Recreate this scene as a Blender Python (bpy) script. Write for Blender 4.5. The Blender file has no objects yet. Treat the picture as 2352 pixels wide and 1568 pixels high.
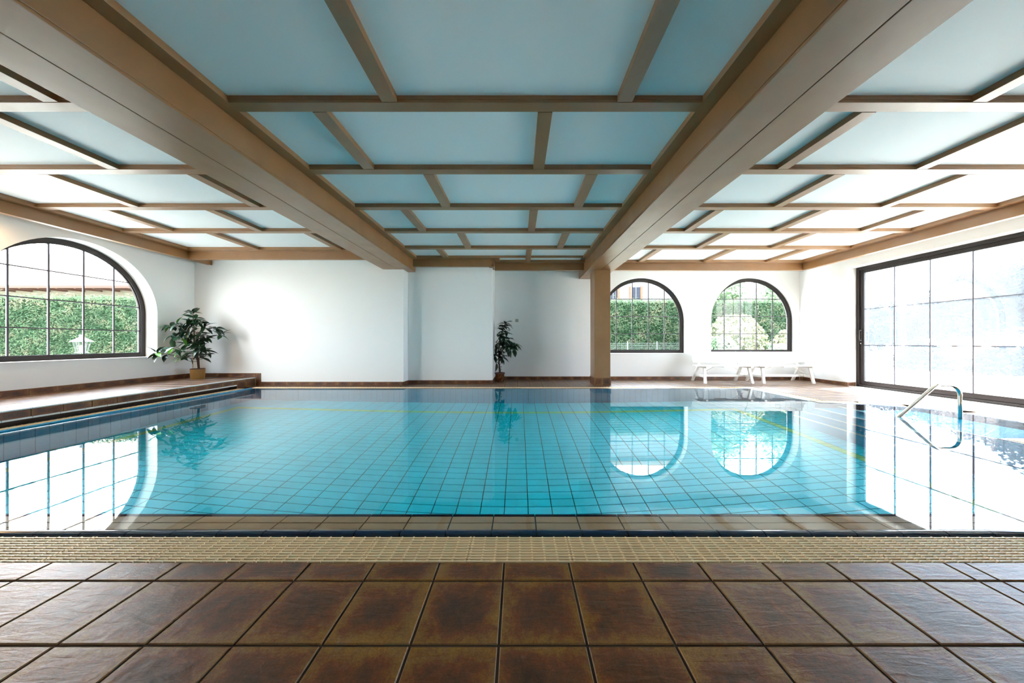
import bpy, bmesh, math, random
from mathutils import Vector, Matrix
random.seed(7)
sc = bpy.context.scene
COL = sc.collection
PI = math.pi
CH = 1.035           # camera height above the deck
F = 760.0            # focal length in px of the 2352 frame

# ------------------------------------------------------------------ camera, world, sun, exposure
cam = bpy.data.cameras.new('camera'); cam_o = bpy.data.objects.new('camera', cam); COL.objects.link(cam_o)
cam.sensor_width = 36.0; cam.lens = 36.0 * F / 2352.0
cam.shift_x = -15.0 / 2352.0; cam.shift_y = 1.0 / 2352.0
cam.clip_start = 0.05; cam.clip_end = 800
cam_o.location = (0, 0, CH); cam_o.rotation_euler = (PI / 2, 0, 0)
sc.camera = cam_o

world = bpy.data.worlds.new('sky'); sc.world = world; world.use_nodes = True
wn = world.node_tree.nodes; wl = world.node_tree.links; wn.clear()
wo = wn.new('ShaderNodeOutputWorld'); wb = wn.new('ShaderNodeBackground')
tc = wn.new('ShaderNodeTexCoord'); sp = wn.new('ShaderNodeSeparateXYZ'); rp = wn.new('ShaderNodeValToRGB')
rp.color_ramp.elements[0].position = 0.0; rp.color_ramp.elements[0].color = (0.95, 0.98, 1.0, 1)
rp.color_ramp.elements[1].position = 0.7; rp.color_ramp.elements[1].color = (0.72, 0.86, 1.0, 1)
wl.new(tc.outputs['Generated'], sp.inputs[0]); wl.new(sp.outputs['Z'], rp.inputs[0])
wl.new(rp.outputs[0], wb.inputs[0]); wl.new(wb.outputs[0], wo.inputs[0])
SKY = 7.0
wb.inputs[1].default_value = SKY

sun = bpy.data.lights.new('sun', 'SUN'); sun_o = bpy.data.objects.new('sun', sun); COL.objects.link(sun_o)
sun.energy = 13.0; sun.angle = math.radians(1.0); sun.color = (1.0, 0.95, 0.88)
sun_o.location = (20, 10, 30)
sun_o.rotation_euler = Vector((-1.44, -0.27, -2.76)).to_track_quat('-Z', 'Y').to_euler()

def portal(loc, rot, sx, sy):
    l = bpy.data.lights.new('window_portal', 'AREA'); l.shape = 'RECTANGLE'; l.size = sx; l.size_y = sy
    l.cycles.is_portal = True
    o = bpy.data.objects.new('window_portal', l); COL.objects.link(o); o.location = loc; o.rotation_euler = rot
portal((-8.16, 5.83, 1.76), (0, -PI / 2, 0), 2.2, 2.5)
portal((8.22, 5.1, 1.4), (0, PI / 2, 0), 2.8, 5.4)
portal((-8.16, 2.75, 1.76), (0, -PI / 2, 0), 2.2, 2.5)
portal((3.43, 9.53, 1.76), (-PI / 2, 0, 0), 2.5, 2.2)
portal((6.48, 9.53, 1.76), (-PI / 2, 0, 0), 2.5, 2.2)

sc.view_settings.view_transform = 'Standard'; sc.view_settings.look = 'None'
sc.view_settings.gamma = 1.0; sc.view_settings.use_curve_mapping = False
sc.view_settings.exposure = 1.76
sc.cycles.max_bounces = 14; sc.cycles.diffuse_bounces = 7; sc.cycles.glossy_bounces = 6
sc.cycles.transmission_bounces = 10; sc.cycles.transparent_max_bounces = 16
sc.cycles.sample_clamp_indirect = 12.0; sc.cycles.blur_glossy = 0.6
sc.cycles.use_denoising = True; sc.cycles.caustics_reflective = False

# ------------------------------------------------------------------ materials
def mat(name, color, rough=0.5, spec=0.5, metal=0.0):
    m = bpy.data.materials.new(name); m.use_nodes = True
    b = m.node_tree.nodes['Principled BSDF']
    b.inputs['Base Color'].default_value = (*color, 1); b.inputs['Roughness'].default_value = rough
    b.inputs['Metallic'].default_value = metal; b.inputs['Specular IOR Level'].default_value = spec
    return m
def N(m, t, **k):
    n = m.node_tree.nodes.new(t)
    for a, b in k.items(): setattr(n, a, b)
    return n
def L(m, a, b): m.node_tree.links.new(a, b)
def bsdf(m): return m.node_tree.nodes['Principled BSDF']
def noise(m, scale, detail=3, coord='Object', stretch=None, dist=0.0, rough=0.5):
    c = N(m, 'ShaderNodeTexCoord'); n = N(m, 'ShaderNodeTexNoise')
    n.inputs['Scale'].default_value = scale; n.inputs['Detail'].default_value = detail
    n.inputs['Distortion'].default_value = dist; n.inputs['Roughness'].default_value = rough
    if coord == 'World':
        g = N(m, 'ShaderNodeNewGeometry'); src = g.outputs['Position']
    else: src = c.outputs[coord]
    if stretch:
        mp = N(m, 'ShaderNodeMapping'); mp.inputs['Scale'].default_value = stretch
        L(m, src, mp.inputs[0]); src = mp.outputs[0]
    L(m, src, n.inputs[0]); return n
def ramp(m, src, stops):
    r = N(m, 'ShaderNodeValToRGB'); e = r.color_ramp.elements
    while len(e) < len(stops): e.new(0.5)
    for i, (p, c) in enumerate(stops): e[i].position = p; e[i].color = (*c, 1)
    L(m, src, r.inputs[0]); return r
def bump(m, src, strength, dist=0.01):
    b = N(m, 'ShaderNodeBump'); b.inputs['Strength'].default_value = strength; b.inputs['Distance'].default_value = dist
    L(m, src, b.inputs['Height']); L(m, b.outputs[0], bsdf(m).inputs['Normal']); return b
def mixc(m, f, a, b, mode='MIX'):
    x = N(m, 'ShaderNodeMix', data_type='RGBA', blend_type=mode)
    for s, v in ((x.inputs[0], f), (x.inputs[6], a), (x.inputs[7], b)):
        if hasattr(v, 'is_linked') or hasattr(v, 'links'): L(m, v, s)
        elif isinstance(v, (int, float)): s.default_value = v
        else: s.default_value = (*v, 1)
    return x.outputs[2]

M = {}
m = M['plaster'] = mat('white_plaster', (0.86, 0.86, 0.845), 0.75, 0.25)
bump(m, noise(m, 60, 4, 'World').outputs[0], 0.08, 0.004)
m = M['panel'] = mat('ceiling_panel_paint', (0.84, 0.88, 0.89), 0.6, 0.3)  # white paint, with some of the pool's blue bounce light put into the colour
bump(m, noise(m, 90, 3, 'World').outputs[0], 0.04, 0.002)
m = M['wood'] = mat('brown_painted_wood', (0.24, 0.125, 0.05), 0.36, 0.85)
n1 = noise(m, 3.0, 5, 'World', (1, 1, 1), 0.3)
r1 = ramp(m, n1.outputs[0], [(0.3, (0.265, 0.126, 0.043)), (0.7, (0.315, 0.154, 0.057))]); L(m, r1.outputs[0], bsdf(m).inputs['Base Color'])
n2 = noise(m, 14, 4, 'World', (6, 1, 1)); bump(m, n2.outputs[0], 0.10, 0.004)
rr = N(m, 'ShaderNodeMapRange'); rr.inputs[3].default_value = 0.28; rr.inputs[4].default_value = 0.46
L(m, noise(m, 2.5, 6, 'World', (3, 1, 1)).outputs[0], rr.inputs[0]); L(m, rr.outputs[0], bsdf(m).inputs['Roughness'])
M['slot'] = mat('slot_shade', (0.03, 0.018, 0.01), 0.9, 0.1)  # near-black colour paints the shade inside the cornice slot
M['frame'] = mat('dark_brown_aluminium', (0.022, 0.016, 0.015), 0.5, 0.3)
M['bar'] = mat('lead_grey_bar', (0.07, 0.06, 0.075), 0.5, 0.4)
M['sill'] = mat('stone_sill', (0.62, 0.57, 0.52), 0.4, 0.5)
M['grout'] = mat('brown_grout', (0.095, 0.066, 0.048), 0.9, 0.1)
M['pgrout'] = mat('pool_grout', (0.002, 0.020, 0.036), 0.9, 0.1)

def brown_tile(name, ochre, dark, rough, bstr):
    m = mat(name, (0.1, 0.05, 0.02), rough, 0.5)
    uv = N(m, 'ShaderNodeTexCoord'); sx = N(m, 'ShaderNodeSeparateXYZ'); L(m, uv.outputs['UV'], sx.inputs[0])
    d = []
    for o in (0, 1):
        a = N(m, 'ShaderNodeMath', operation='SUBTRACT'); L(m, sx.outputs[o], a.inputs[0]); a.inputs[1].default_value = 0.5
        b = N(m, 'ShaderNodeMath', operation='ABSOLUTE'); L(m, a.outputs[0], b.inputs[0]); d.append(b)
    mx = N(m, 'ShaderNodeMath', operation='MAXIMUM'); L(m, d[0].outputs[0], mx.inputs[0]); L(m, d[1].outputs[0], mx.inputs[1])
    pw = N(m, 'ShaderNodeMath', operation='MULTIPLY'); L(m, mx.outputs[0], pw.inputs[0]); L(m, mx.outputs[0], pw.inputs[1])
    def madd(a, k, c):
        q = N(m, 'ShaderNodeMath', operation='MULTIPLY_ADD'); L(m, a, q.inputs[0]); q.inputs[1].default_value = k
        if hasattr(c, 'links'): L(m, c, q.inputs[2])
        else: q.inputs[2].default_value = c
        return q.outputs[0]
    f1 = noise(m, 34, 8, 'World', (1.0, .7, 1), 0.5, 0.78); f2 = noise(m, 5.5, 4, 'World', None, 0.8, 0.6)
    oi = N(m, 'ShaderNodeObjectInfo')
    v = madd(pw.outputs[0], 1.7, 0.0); v = madd(f1.outputs[0], 0.95, v); v = madd(f2.outputs[0], 0.75, v); v = madd(oi.outputs['Random'], 0.14, v)
    v = madd(v, 0.5, -0.075)
    rd = (dark[0] * 1.25, dark[1] * .95, dark[2] * .9)
    r = ramp(m, v, [(0.32, (dark[0] * .35, dark[1] * .35, dark[2] * .45)), (0.42, (dark[0] * .8, dark[1] * .8, dark[2])), (0.49, rd), (0.55, tuple((a + b) / 2 for a, b in zip(dark, ochre))), (0.66, ochre)])
    fine = noise(m, 150, 4, 'World')
    c2 = mixc(m, 0.5, r.outputs[0], ramp(m, fine.outputs[0], [(0.3, (0.45, 0.45, 0.45)), (0.7, (1.5, 1.5, 1.5))]).outputs[0], 'MULTIPLY')
    # lime bloom: pale scuffs with a shape of their own, mostly along the edges
    bl = noise(m, 7.5, 8, 'World', (1, 1, 1), 0.8, 0.75)
    bv = madd(pw.outputs[0], 0.35, bl.outputs[0])
    blr = ramp(m, bv, [(0.66, (0, 0, 0)), (0.76, (0.45, 0.45, 0.45))])
    c3 = mixc(m, blr.outputs[0], c2, (0.30, 0.20, 0.14))
    # pale rim along the tile edge
    er = ramp(m, mx.outputs[0], [(0.488, (0, 0, 0)), (0.497, (0.4, 0.4, 0.4))])
    c4 = mixc(m, er.outputs[0], c3, (0.26, 0.19, 0.14))
    L(m, c4, bsdf(m).inputs['Base Color'])
    wv = noise(m, 16, 5, 'World', (0.55, 2.2, 1), 0.8)
    h = madd(f1.outputs[0], 0.35, wv.outputs[0]); h = madd(fine.outputs[0], 0.10, h)
    bump(m, h, bstr, 0.006)
    rg = N(m, 'ShaderNodeMapRange'); rg.inputs[3].default_value = rough - .06; rg.inputs[4].default_value = rough + .14
    L(m, f1.outputs[0], rg.inputs[0]); L(m, rg.outputs[0], bsdf(m).inputs['Roughness'])
    return m
M['tile'] = brown_tile('brown_glazed_tile', (0.29, 0.130, 0.012), (0.140, 0.043, 0.007), 0.27, 0.40)
bsdf(M['tile']).inputs['Specular IOR Level'].default_value = 0.50
M['dtile'] = brown_tile('brown_deck_tile', (0.21, 0.12, 0.045), (0.13, 0.065, 0.030), 0.40, 0.25)
bsdf(M['dtile']).inputs['Specular IOR Level'].default_value = 0.9
M['skirt'] = brown_tile('brown_skirting_tile', (0.24, 0.12, 0.035), (0.12, 0.05, 0.02), 0.40, 0.25)

def pool_tile(name, c, rough=0.12, var=0.12):
    m = mat(name, c, rough, 0.5)
    n = noise(m, 3.0, 3, 'World')
    lo = tuple(x * (1 - var) for x in c); hi = tuple(min(1, x * (1 + var)) for x in c)
    r = ramp(m, n.outputs[0], [(0.3, lo), (0.7, hi)]); L(m, r.outputs[0], bsdf(m).inputs['Base Color'])
    return m
M['cyan'] = pool_tile('turquoise_pool_tile', (0.002, 0.70, 0.86), 0.3, 0.06)
M['wallblue'] = pool_tile('blue_pool_wall_tile', (0.006, 0.32, 0.50), 0.25, 0.08)
M['lime'] = pool_tile('lime_green_pool_tile', (0.20, 0.70, 0.26), 0.3)
M['navy'] = pool_tile('navy_glazed_coping', (0.006, 0.030, 0.075), 0.10)
M['rimblue'] = pool_tile('mid_blue_coping', (0.01, 0.18, 0.31), 0.14)
M['beige'] = pool_tile('beige_glazed_tile', (0.52, 0.40, 0.24), 0.2, 0.10)
M['grate'] = pool_tile('cream_plastic_grating', (0.92, 0.73, 0.46), 0.45, 0.05)
M['stepnose'] = pool_tile('pale_step_nosing', (0.30, 0.52, 0.52), 0.3, 0.04)
M['nosing'] = pool_tile('white_glazed_nosing', (0.70, 0.74, 0.74), 0.15, 0.04)

m = M['water'] = bpy.data.materials.new('pool_water'); m.use_nodes = True; m.node_tree.nodes.clear()
o_ = N(m, 'ShaderNodeOutputMaterial'); g_ = N(m, 'ShaderNodeBsdfGlass'); g_.inputs['IOR'].default_value = 1.333
g_.inputs['Roughness'].default_value = 0.0; g_.inputs['Color'].default_value = (1, 1, 1, 1)
bw = N(m, 'ShaderNodeBump'); bw.inputs['Strength'].default_value = 0.03; bw.inputs['Distance'].default_value = 0.004
nw = noise(m, 5.0, 3, 'World'); L(m, nw.outputs[0], bw.inputs['Height']); L(m, bw.outputs[0], g_.inputs['Normal'])
L(m, g_.outputs[0], o_.inputs[0])

def glass(name, glare_veil, ior=1.45):
    m = bpy.data.materials.new(name); m.use_nodes = True; m.node_tree.nodes.clear()
    o = N(m, 'ShaderNodeOutputMaterial'); t = N(m, 'ShaderNodeBsdfTransparent'); g = N(m, 'ShaderNodeBsdfGlossy')
    g.inputs['Roughness'].default_value = 0.0; f = N(m, 'ShaderNodeFresnel'); gq = N(m, 'ShaderNodeNewGeometry'); mr = N(m, 'ShaderNodeMapRange')   # same fresnel on both faces of the thin pane
    mr.inputs[3].default_value = ior; mr.inputs[4].default_value = 1 / ior; L(m, gq.outputs['Backfacing'], mr.inputs[0]); L(m, mr.outputs[0], f.inputs['IOR'])
    x = N(m, 'ShaderNodeMixShader'); L(m, f.outputs[0], x.inputs[0]); L(m, t.outputs[0], x.inputs[1]); L(m, g.outputs[0], x.inputs[2])
    last = x
    if glare_veil:  # bluish translucent share imitating glare
        tr = N(m, 'ShaderNodeBsdfTranslucent'); tr.inputs[0].default_value = (0.86, 0.92, 1.0, 1)
        y = N(m, 'ShaderNodeMixShader'); y.inputs[0].default_value = glare_veil; L(m, x.outputs[0], y.inputs[1]); L(m, tr.outputs[0], y.inputs[2]); last = y
    L(m, last.outputs[0], o.inputs[0]); return m
M['glass'] = glass('clear_window_glass', 0.0, 1.22)
M['glareglass'] = glass('glare_veiled_door_glass', 0.026)  # veil in the pane stands in for the glare of the bright garden

M['white_wood'] = mat('white_painted_wood', (0.80, 0.79, 0.75), 0.4, 0.4)
M['steel'] = mat('polished_steel', (0.66, 0.64, 0.60), 0.14, 0.5, 1.0)
m = M['leaf'] = mat('dark_rubber_leaf', (0.012, 0.045, 0.022), 0.28, 0.6)
n = noise(m, 3, 2, 'World'); r = ramp(m, n.outputs[0], [(0.35, (0.008, 0.034, 0.018)), (0.65, (0.02, 0.07, 0.028))]); L(m, r.outputs[0], bsdf(m).inputs['Base Color'])
M['leaf_backlit'] = mat('backlit_leaf', (0.09, 0.30, 0.02), 0.35, 0.5)  # light shining through the leaf is put into its colour
M['bark'] = mat('brown_stem', (0.085, 0.045, 0.03), 0.7, 0.3)
M['cane'] = mat('bamboo_cane', (0.42, 0.27, 0.12), 0.6, 0.3)
M['rattan'] = mat('golden_cane_pot', (0.36, 0.19, 0.05), 0.45, 0.5)
M['potrim'] = mat('dark_red_pot_rim', (0.10, 0.030, 0.018), 0.4, 0.5)
M['soil'] = mat('potting_soil', (0.03, 0.02, 0.012), 0.95, 0.1)
m = M['marble'] = mat('mottled_brown_pot', (0.15, 0.06, 0.02), 0.35, 0.5)
n = noise(m, 22, 3, 'World', None, 1.0); r = ramp(m, n.outputs[0], [(0.42, (0.07, 0.012, 0.008)), (0.58, (0.32, 0.15, 0.04))]); L(m, r.outputs[0], bsdf(m).inputs['Base Color'])
M['switch'] = mat('grey_switch_plastic', (0.40, 0.40, 0.33), 0.5, 0.4)
M['warm'] = mat('lamp_brass', (0.5, 0.3, 0.1), 0.4)

def foliage(name, stops, scale=2.0, transl=0.3):
    m = mat(name, stops[1], 0.6, 0.3)
    n = noise(m, scale, 5, 'World', None, 0.5, 0.7)
    r = ramp(m, n.outputs[0], [(0.36, stops[0]), (0.5, stops[1]), (0.66, stops[2])])
    L(m, r.outputs[0], bsdf(m).inputs['Base Color'])
    tr = N(m, 'ShaderNodeBsdfTranslucent'); L(m, r.outputs[0], tr.inputs[0])
    x = N(m, 'ShaderNodeMixShader'); x.inputs[0].default_value = transl
    L(m, bsdf(m).outputs[0], x.inputs[1]); L(m, tr.outputs[0], x.inputs[2])
    L(m, x.outputs[0], m.node_tree.nodes['Material Output'].inputs[0]); return m
M['hedge'] = foliage('clipped_cypress_foliage', ((0.012, 0.036, 0.015), (0.050, 0.086, 0.044), (0.12, 0.11, 0.07)), 2.2, 0.2)
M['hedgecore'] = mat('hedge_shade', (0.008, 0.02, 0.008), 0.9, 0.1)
M['shrub'] = foliage('sunlit_shrub_foliage', ((0.03, 0.06, 0.03), (0.16, 0.17, 0.09), (0.45, 0.40, 0.30)), 5.0)  # cream tones put the overexposed sunlight into the leaf colour
M['tree'] = foliage('soft_tree_foliage', ((0.10, 0.16, 0.09), (0.22, 0.30, 0.19), (0.40, 0.44, 0.34)), 2.2)
M['lawn'] = mat('pale_terrace_ground', (0.50, 0.48, 0.42), 0.8, 0.2)
n = noise(M['lawn'], 0.8, 5, 'World'); r = ramp(M['lawn'], n.outputs[0], [(0.35, (0.42, 0.44, 0.38)), (0.65, (0.52, 0.51, 0.48))]); L(M['lawn'], r.outputs[0], bsdf(M['lawn']).inputs['Base Color'])
M['house'] = mat('cream_house_render', (0.10, 0.09, 0.065), 0.8, 0.2)
M['roof'] = mat('pale_terracotta_roof', (0.55, 0.42, 0.34), 0.7, 0.2)
M['eave'] = mat('brown_eave_wood', (0.06, 0.03, 0.02), 0.7, 0.2)
M['shutter'] = mat('red_brown_shutter', (0.12, 0.04, 0.02), 0.6, 0.3)
M['darkpane'] = mat('far_window_pane', (0.015, 0.018, 0.025), 0.5, 0.1)
M['hill'] = mat('hazy_blue_hill', (0.44, 0.51, 0.60), 0.9, 0.1)  # haze of the distance is put into the pale blue colour
M['darktree'] = foliage('haze_tinted_foliage', ((0.010, 0.016, 0.024), (0.013, 0.021, 0.030), (0.018, 0.028, 0.036)), 1.2)  # blue tint puts the haze of the garden view into the leaves
for q in ('darktree', 'hedge', 'tree'): bsdf(M[q]).inputs['Specular IOR Level'].default_value = 0.04
M['lantern'] = mat('white_lantern_metal', (0.10, 0.10, 0.10), 0.4, 0.4)
M['fence'] = mat('pale_fence_wire', (0.12, 0.15, 0.14), 0.5, 0.4)
M['asphalt'] = mat('roof_slab', (0.3, 0.3, 0.3), 0.9, 0.1)

# ------------------------------------------------------------------ helpers
class MB:
    def __init__(s): s.v = []; s.f = []; s.m = []; s.uv = None
    def box(s, x0, x1, y0, y1, z0, z1, mi=0):
        b = len(s.v); s.v += [(x, y, z) for z in (z0, z1) for y in (y0, y1) for x in (x0, x1)]
        for q in ((0, 2, 3, 1), (4, 5, 7, 6), (0, 1, 5, 4), (2, 6, 7, 3), (0, 4, 6, 2), (1, 3, 7, 5)):
            s.f.append([b + i for i in q]); s.m.append(mi)
        return s
    def hexa(s, p, mi=0):      # 8 points, bottom 4 (ccw) then top 4
        b = len(s.v); s.v += [tuple(q) for q in p]
        for q in ((0, 3, 2, 1), (4, 5, 6, 7), (0, 1, 5, 4), (1, 2, 6, 5), (2, 3, 7, 6), (3, 0, 4, 7)):
            s.f.append([b + i for i in q]); s.m.append(mi)
        return s
    def bar(s, a, c, w, h, up=(0, 0, 1), mi=0):   # box beam from a to c
        a = Vector(a); c = Vector(c); d = (c - a).normalized(); u = Vector(up)
        sd = d.cross(u).normalized(); u = sd.cross(d).normalized()
        P = []
        for e in (-1, 1):
            for q, t in ((a, -1), (c, -1), (c, 1), (a, 1)):
                P.append(q + sd * (w / 2 * t) + u * (h / 2 * e))
        return s.hexa(P, mi)
    def prism(s, pts, fn, d0, d1, mi=0):   # polygon pts (s,z) mapped through fn(s,z,depth)
        b = len(s.v); n = len(pts)
        for d in (d0, d1): s.v += [fn(p[0], p[1], d) for p in pts]
        s.f.append([b + i for i in range(n)]); s.f.append([b + n + i for i in reversed(range(n))]); s.m += [mi, mi]
        for i in range(n):
            j = (i + 1) % n; s.f.append([b + j, b + i, b + n + i, b + n + j]); s.m.append(mi)
        return s
    def tube(s, pts, rad, n=10, mi=0, caps=True):
        rings = []; prev = None
        P = [Vector(p) for p in pts]
        for i, p in enumerate(P):
            t = (P[min(i + 1, len(P) - 1)] - P[max(i - 1, 0)]).normalized()
            if prev is None:
                a = Vector((0, 0, 1)) if abs(t.z) < 0.9 else Vector((0, 1, 0)); u = t.cross(a).normalized()
            else: u = (prev - t * prev.dot(t)).normalized()
            prev = u; w = t.cross(u); r = rad[i] if isinstance(rad, (list, tuple)) else rad
            b = len(s.v); s.v += [tuple(p + (u * math.cos(2 * PI * k / n) + w * math.sin(2 * PI * k / n)) * r) for k in range(n)]
            rings.append(b)
        for a, c in zip(rings, rings[1:]):
            for k in range(n):
                j = (k + 1) % n; s.f.append([a + k, a + j, c + j, c + k]); s.m.append(mi)
        if caps:
            s.f.append([rings[0] + k for k in reversed(range(n))]); s.f.append([rings[-1] + k for k in range(n)]); s.m += [mi, mi]
        return s
    def lathe(s, prof, n=24, c=(0, 0, 0), mi=0):
        rings = []
        for r, z in prof:
            b = len(s.v); s.v += [(c[0] + r * math.cos(2 * PI * k / n), c[1] + r * math.sin(2 * PI * k / n), c[2] + z) for k in range(n)]; rings.append(b)
        for a, d in zip(rings, rings[1:]):
            for k in range(n):
                j = (k + 1) % n; s.f.append([a + k, a + j, d + j, d + k]); s.m.append(mi)
        return s
    def mesh(s, name, mats, smooth=False, fix=True):
        me = bpy.data.meshes.new(name); me.from_pydata(s.v, [], s.f)
        for k in (mats if isinstance(mats, (list, tuple)) else [mats]): me.materials.append(M[k])
        if any(s.m): me.polygons.foreach_set('material_index', s.m)
        if s.uv:
            ul = me.uv_layers.new(name='uv'); ul.data.foreach_set('uv', [c for p in s.uv for c in p])
        if smooth: me.polygons.foreach_set('use_smooth', [True] * len(me.polygons))
        me.update()
        if fix:
            bm = bmesh.new(); bm.from_mesh(me); bmesh.ops.recalc_face_normals(bm, faces=bm.faces); bm.to_mesh(me); bm.free()
        return me
    def build(s, name, mats, parent=None, smooth=False, bevel=0.0, fix=True):
        o = bpy.data.objects.new(name, s.mesh(name, mats, smooth, fix)); COL.objects.link(o)
        if parent: attach(o, parent)
        if bevel:
            b = o.modifiers.new('bevel', 'BEVEL'); b.width = bevel; b.segments = 2; b.limit_method = 'ANGLE'
        return o
ROOTLOC = {}
def attach(o, parent):
    o.parent = parent
    loc = ROOTLOC.get(parent.name)
    if loc: o.matrix_parent_inverse = Matrix.Translation(-Vector(loc))
def tag(o, label=None, cat=None, group=None, kind=None):
    for k, v in (('label', label), ('category', cat), ('group', group), ('kind', kind)):
        if v: o[k] = v
    return o
def empty(name, loc=(0, 0, 0)):
    o = bpy.data.objects.new(name, None); COL.objects.link(o); o.location = loc; o.empty_display_size = 0.1
    if any(loc): ROOTLOC[o.name] = tuple(loc)
    return o
def struct(name, mb, mats, label, cat, bevel=0.0):
    return tag(mb.build(name, mats, bevel=bevel), label, cat, kind='structure')

# tiles: rectangles on a plane given by (origin, u, v, normal)
class Frame:
    def __init__(s, o, u, v, n): s.o, s.u, s.v, s.n = Vector(o), Vector(u), Vector(v), Vector(n)
    def p(s, a, b, c=0): return s.o + s.u * a + s.v * b + s.n * c
    def mat(s, a, b, c=0):
        m = Matrix((s.u, s.v, s.n)).transposed().to_4x4(); m.translation = s.p(a, b, c); return m
FLOOR = Frame((0, 0, 0), (1, 0, 0), (0, 1, 0), (0, 0, 1))
def proj_area(P):
    q = []
    for p in P:
        y = max(p.y, 0.3); q.append((1191 + F * p.x / y, 785 - F * (p.z - CH) / y))
        if p.y < 0.5: return 0
    cx = sum(a for a, b in q) / len(q); cy = sum(b for a, b in q) / len(q)
    if not (-60 < cx < 2412 and -60 < cy < 1640): return 0
    return abs(sum(q[i][0] * q[(i + 1) % len(q)][1] - q[(i + 1) % len(q)][0] * q[i][1] for i in range(len(q)))) / 2
def tile_geo(poly, t, c):
    """prism with a chamfered top edge; poly is convex, ccw, in local coords"""
    n = len(poly); cx = sum(p[0] for p in poly) / n; cy = sum(p[1] for p in poly) / n
    v = [(x, y, -t) for x, y in poly] + [(x, y, -c) for x, y in poly]
    ins = []
    for x, y in poly:
        dx, dy = cx - x, cy - y
        ins.append((x + math.copysign(min(c, abs(dx)), dx), y + math.copysign(min(c, abs(dy)), dy), 0))
    v += ins
    f = [[2 * n + i for i in range(n)]]
    for a in (0, n):
        for i in range(n):
            j = (i + 1) % n; f.append([a + i, a + j, a + n + j, a + n + i])
    return v, f
class TileSet:
    cache = {}
    def __init__(s, parent, thick=0.012, gap=0.008, chamfer=0.003, wob=0.0):
        s.parent, s.t, s.g, s.c, s.w, s.items = parent, thick, gap, chamfer, wob, []
    def add(s, fr, u0, u1, v0, v1, m, poly=None):
        g = s.g / 2
        if poly is None:
            if u1 - u0 < 0.025 or v1 - v0 < 0.025: return
            P = [fr.p(u0, v0), fr.p(u1, v0), fr.p(u1, v1), fr.p(u0, v1)]
            w, h = u1 - u0 - 2 * g, v1 - v0 - 2 * g
            pl = [(-w / 2, -h / 2), (w / 2, -h / 2), (w / 2, h / 2), (-w / 2, h / 2)]
            s.items.append((proj_area(P), fr, (u0 + u1) / 2, (v0 + v1) / 2, pl, m))
        else:
            cx = sum(p[0] for p in poly) / len(poly); cy = sum(p[1] for p in poly) / len(poly)
            s.items.append((proj_area([fr.p(*p) for p in poly]), fr, cx, cy, [(a - cx, b - cy) for a, b in poly], m))
    def finish(s, name, rest, budget=300, minarea=25):
        s.items.sort(key=lambda i: -i[0])
        k = 0; left = []
        for it in s.items:
            a, fr, u, v, pl, m = it
            if k >= budget or a < minarea: left.append(it); continue
            k += 1
            key = (tuple((round(x, 4), round(y, 4)) for x, y in pl), m, s.t, s.c)
            me = TileSet.cache.get(key)
            if me is None:
                mb = MB(); mb.v, mb.f = tile_geo(pl, s.t, s.c); mb.m = [0] * len(mb.f); s.uvs(mb, pl)
                me = TileSet.cache[key] = mb.mesh(name, m, fix=False)
            o = bpy.data.objects.new(name, me); COL.objects.link(o); attach(o, s.parent)
            mt = fr.mat(u, v, random.uniform(0, s.w))
            if s.w:
                mt = mt @ Matrix.Rotation(random.uniform(-.0025, .0025), 4, 'X') @ Matrix.Rotation(random.uniform(-.0025, .0025), 4, 'Y')
            o.matrix_basis = mt
        if left:
            mb = MB(); mats = []; mb.uv = []
            for a, fr, u, v, pl, m in left:
                if m not in mats: mats.append(m)
                vv, ff = tile_geo(pl, s.t, s.c); b = len(mb.v); mt = fr.mat(u, v)
                mb.v += [tuple(mt @ Vector(q)) for q in vv]; mb.f += [[b + i for i in q] for q in ff]; mb.m += [mats.index(m)] * len(ff)
                s.uvl(mb.uv, vv, ff, pl)
            o = mb.build(rest, mats, s.parent, fix=False); o['kind'] = 'stuff'
        return k
    def uvl(s, out, vv, ff, pl):
        xs = [p[0] for p in pl]; ys = [p[1] for p in pl]; w = max(max(xs) - min(xs), 1e-4); h = max(max(ys) - min(ys), 1e-4)
        for q in ff:
            for i in q: out.append(((vv[i][0] - min(xs)) / w, (vv[i][1] - min(ys)) / h))
    def uvs(s, mb, pl): mb.uv = []; s.uvl(mb.uv, mb.v, mb.f, pl)
def cuts(a, b, g0, step):
    """grid lines g0+k*step between a and b, with a and b as ends"""
    k = math.ceil((a - g0) / step - 1e-6); out = [a]
    while g0 + k * step < b - 0.02:
        x = g0 + k * step
        if x > a + 0.02: out.append(x)
        k += 1
    return out + [b]
def clip(poly, a, b, c):       # keep a*x+b*y<=c
    out = []
    for i in range(len(poly)):
        p, q = poly[i], poly[(i + 1) % len(poly)]
        dp, dq = a * p[0] + b * p[1] - c, a * q[0] + b * q[1] - c
        if dp <= 0: out.append(p)
        if (dp < 0 < dq) or (dq < 0 < dp):
            t = dp / (dp - dq); out.append((p[0] + (q[0] - p[0]) * t, p[1] + (q[1] - p[1]) * t))
    return out

# ------------------------------------------------------------------ room dimensions
XL, XR = -7.68, 7.70
YL, YC, YB = 7.84, 8.16, 9.06       # back wall: left part, pier, right recess
YN = -1.6                            # wall behind the camera
CZ, BZ, VZ = 3.085, 3.028, 2.752     # ceiling, batten underside, beam underside
PX0, PX1, PY0, PY1 = -5.93, 5.13, 2.01, 7.36   # pool
PD = 1.59
GAP0, GAP1 = 1.5576, 1.764           # near grating
RW, WZS, WZB = 1.205, 1.615, 0.72    # arched windows: radius, springing, sill

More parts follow.
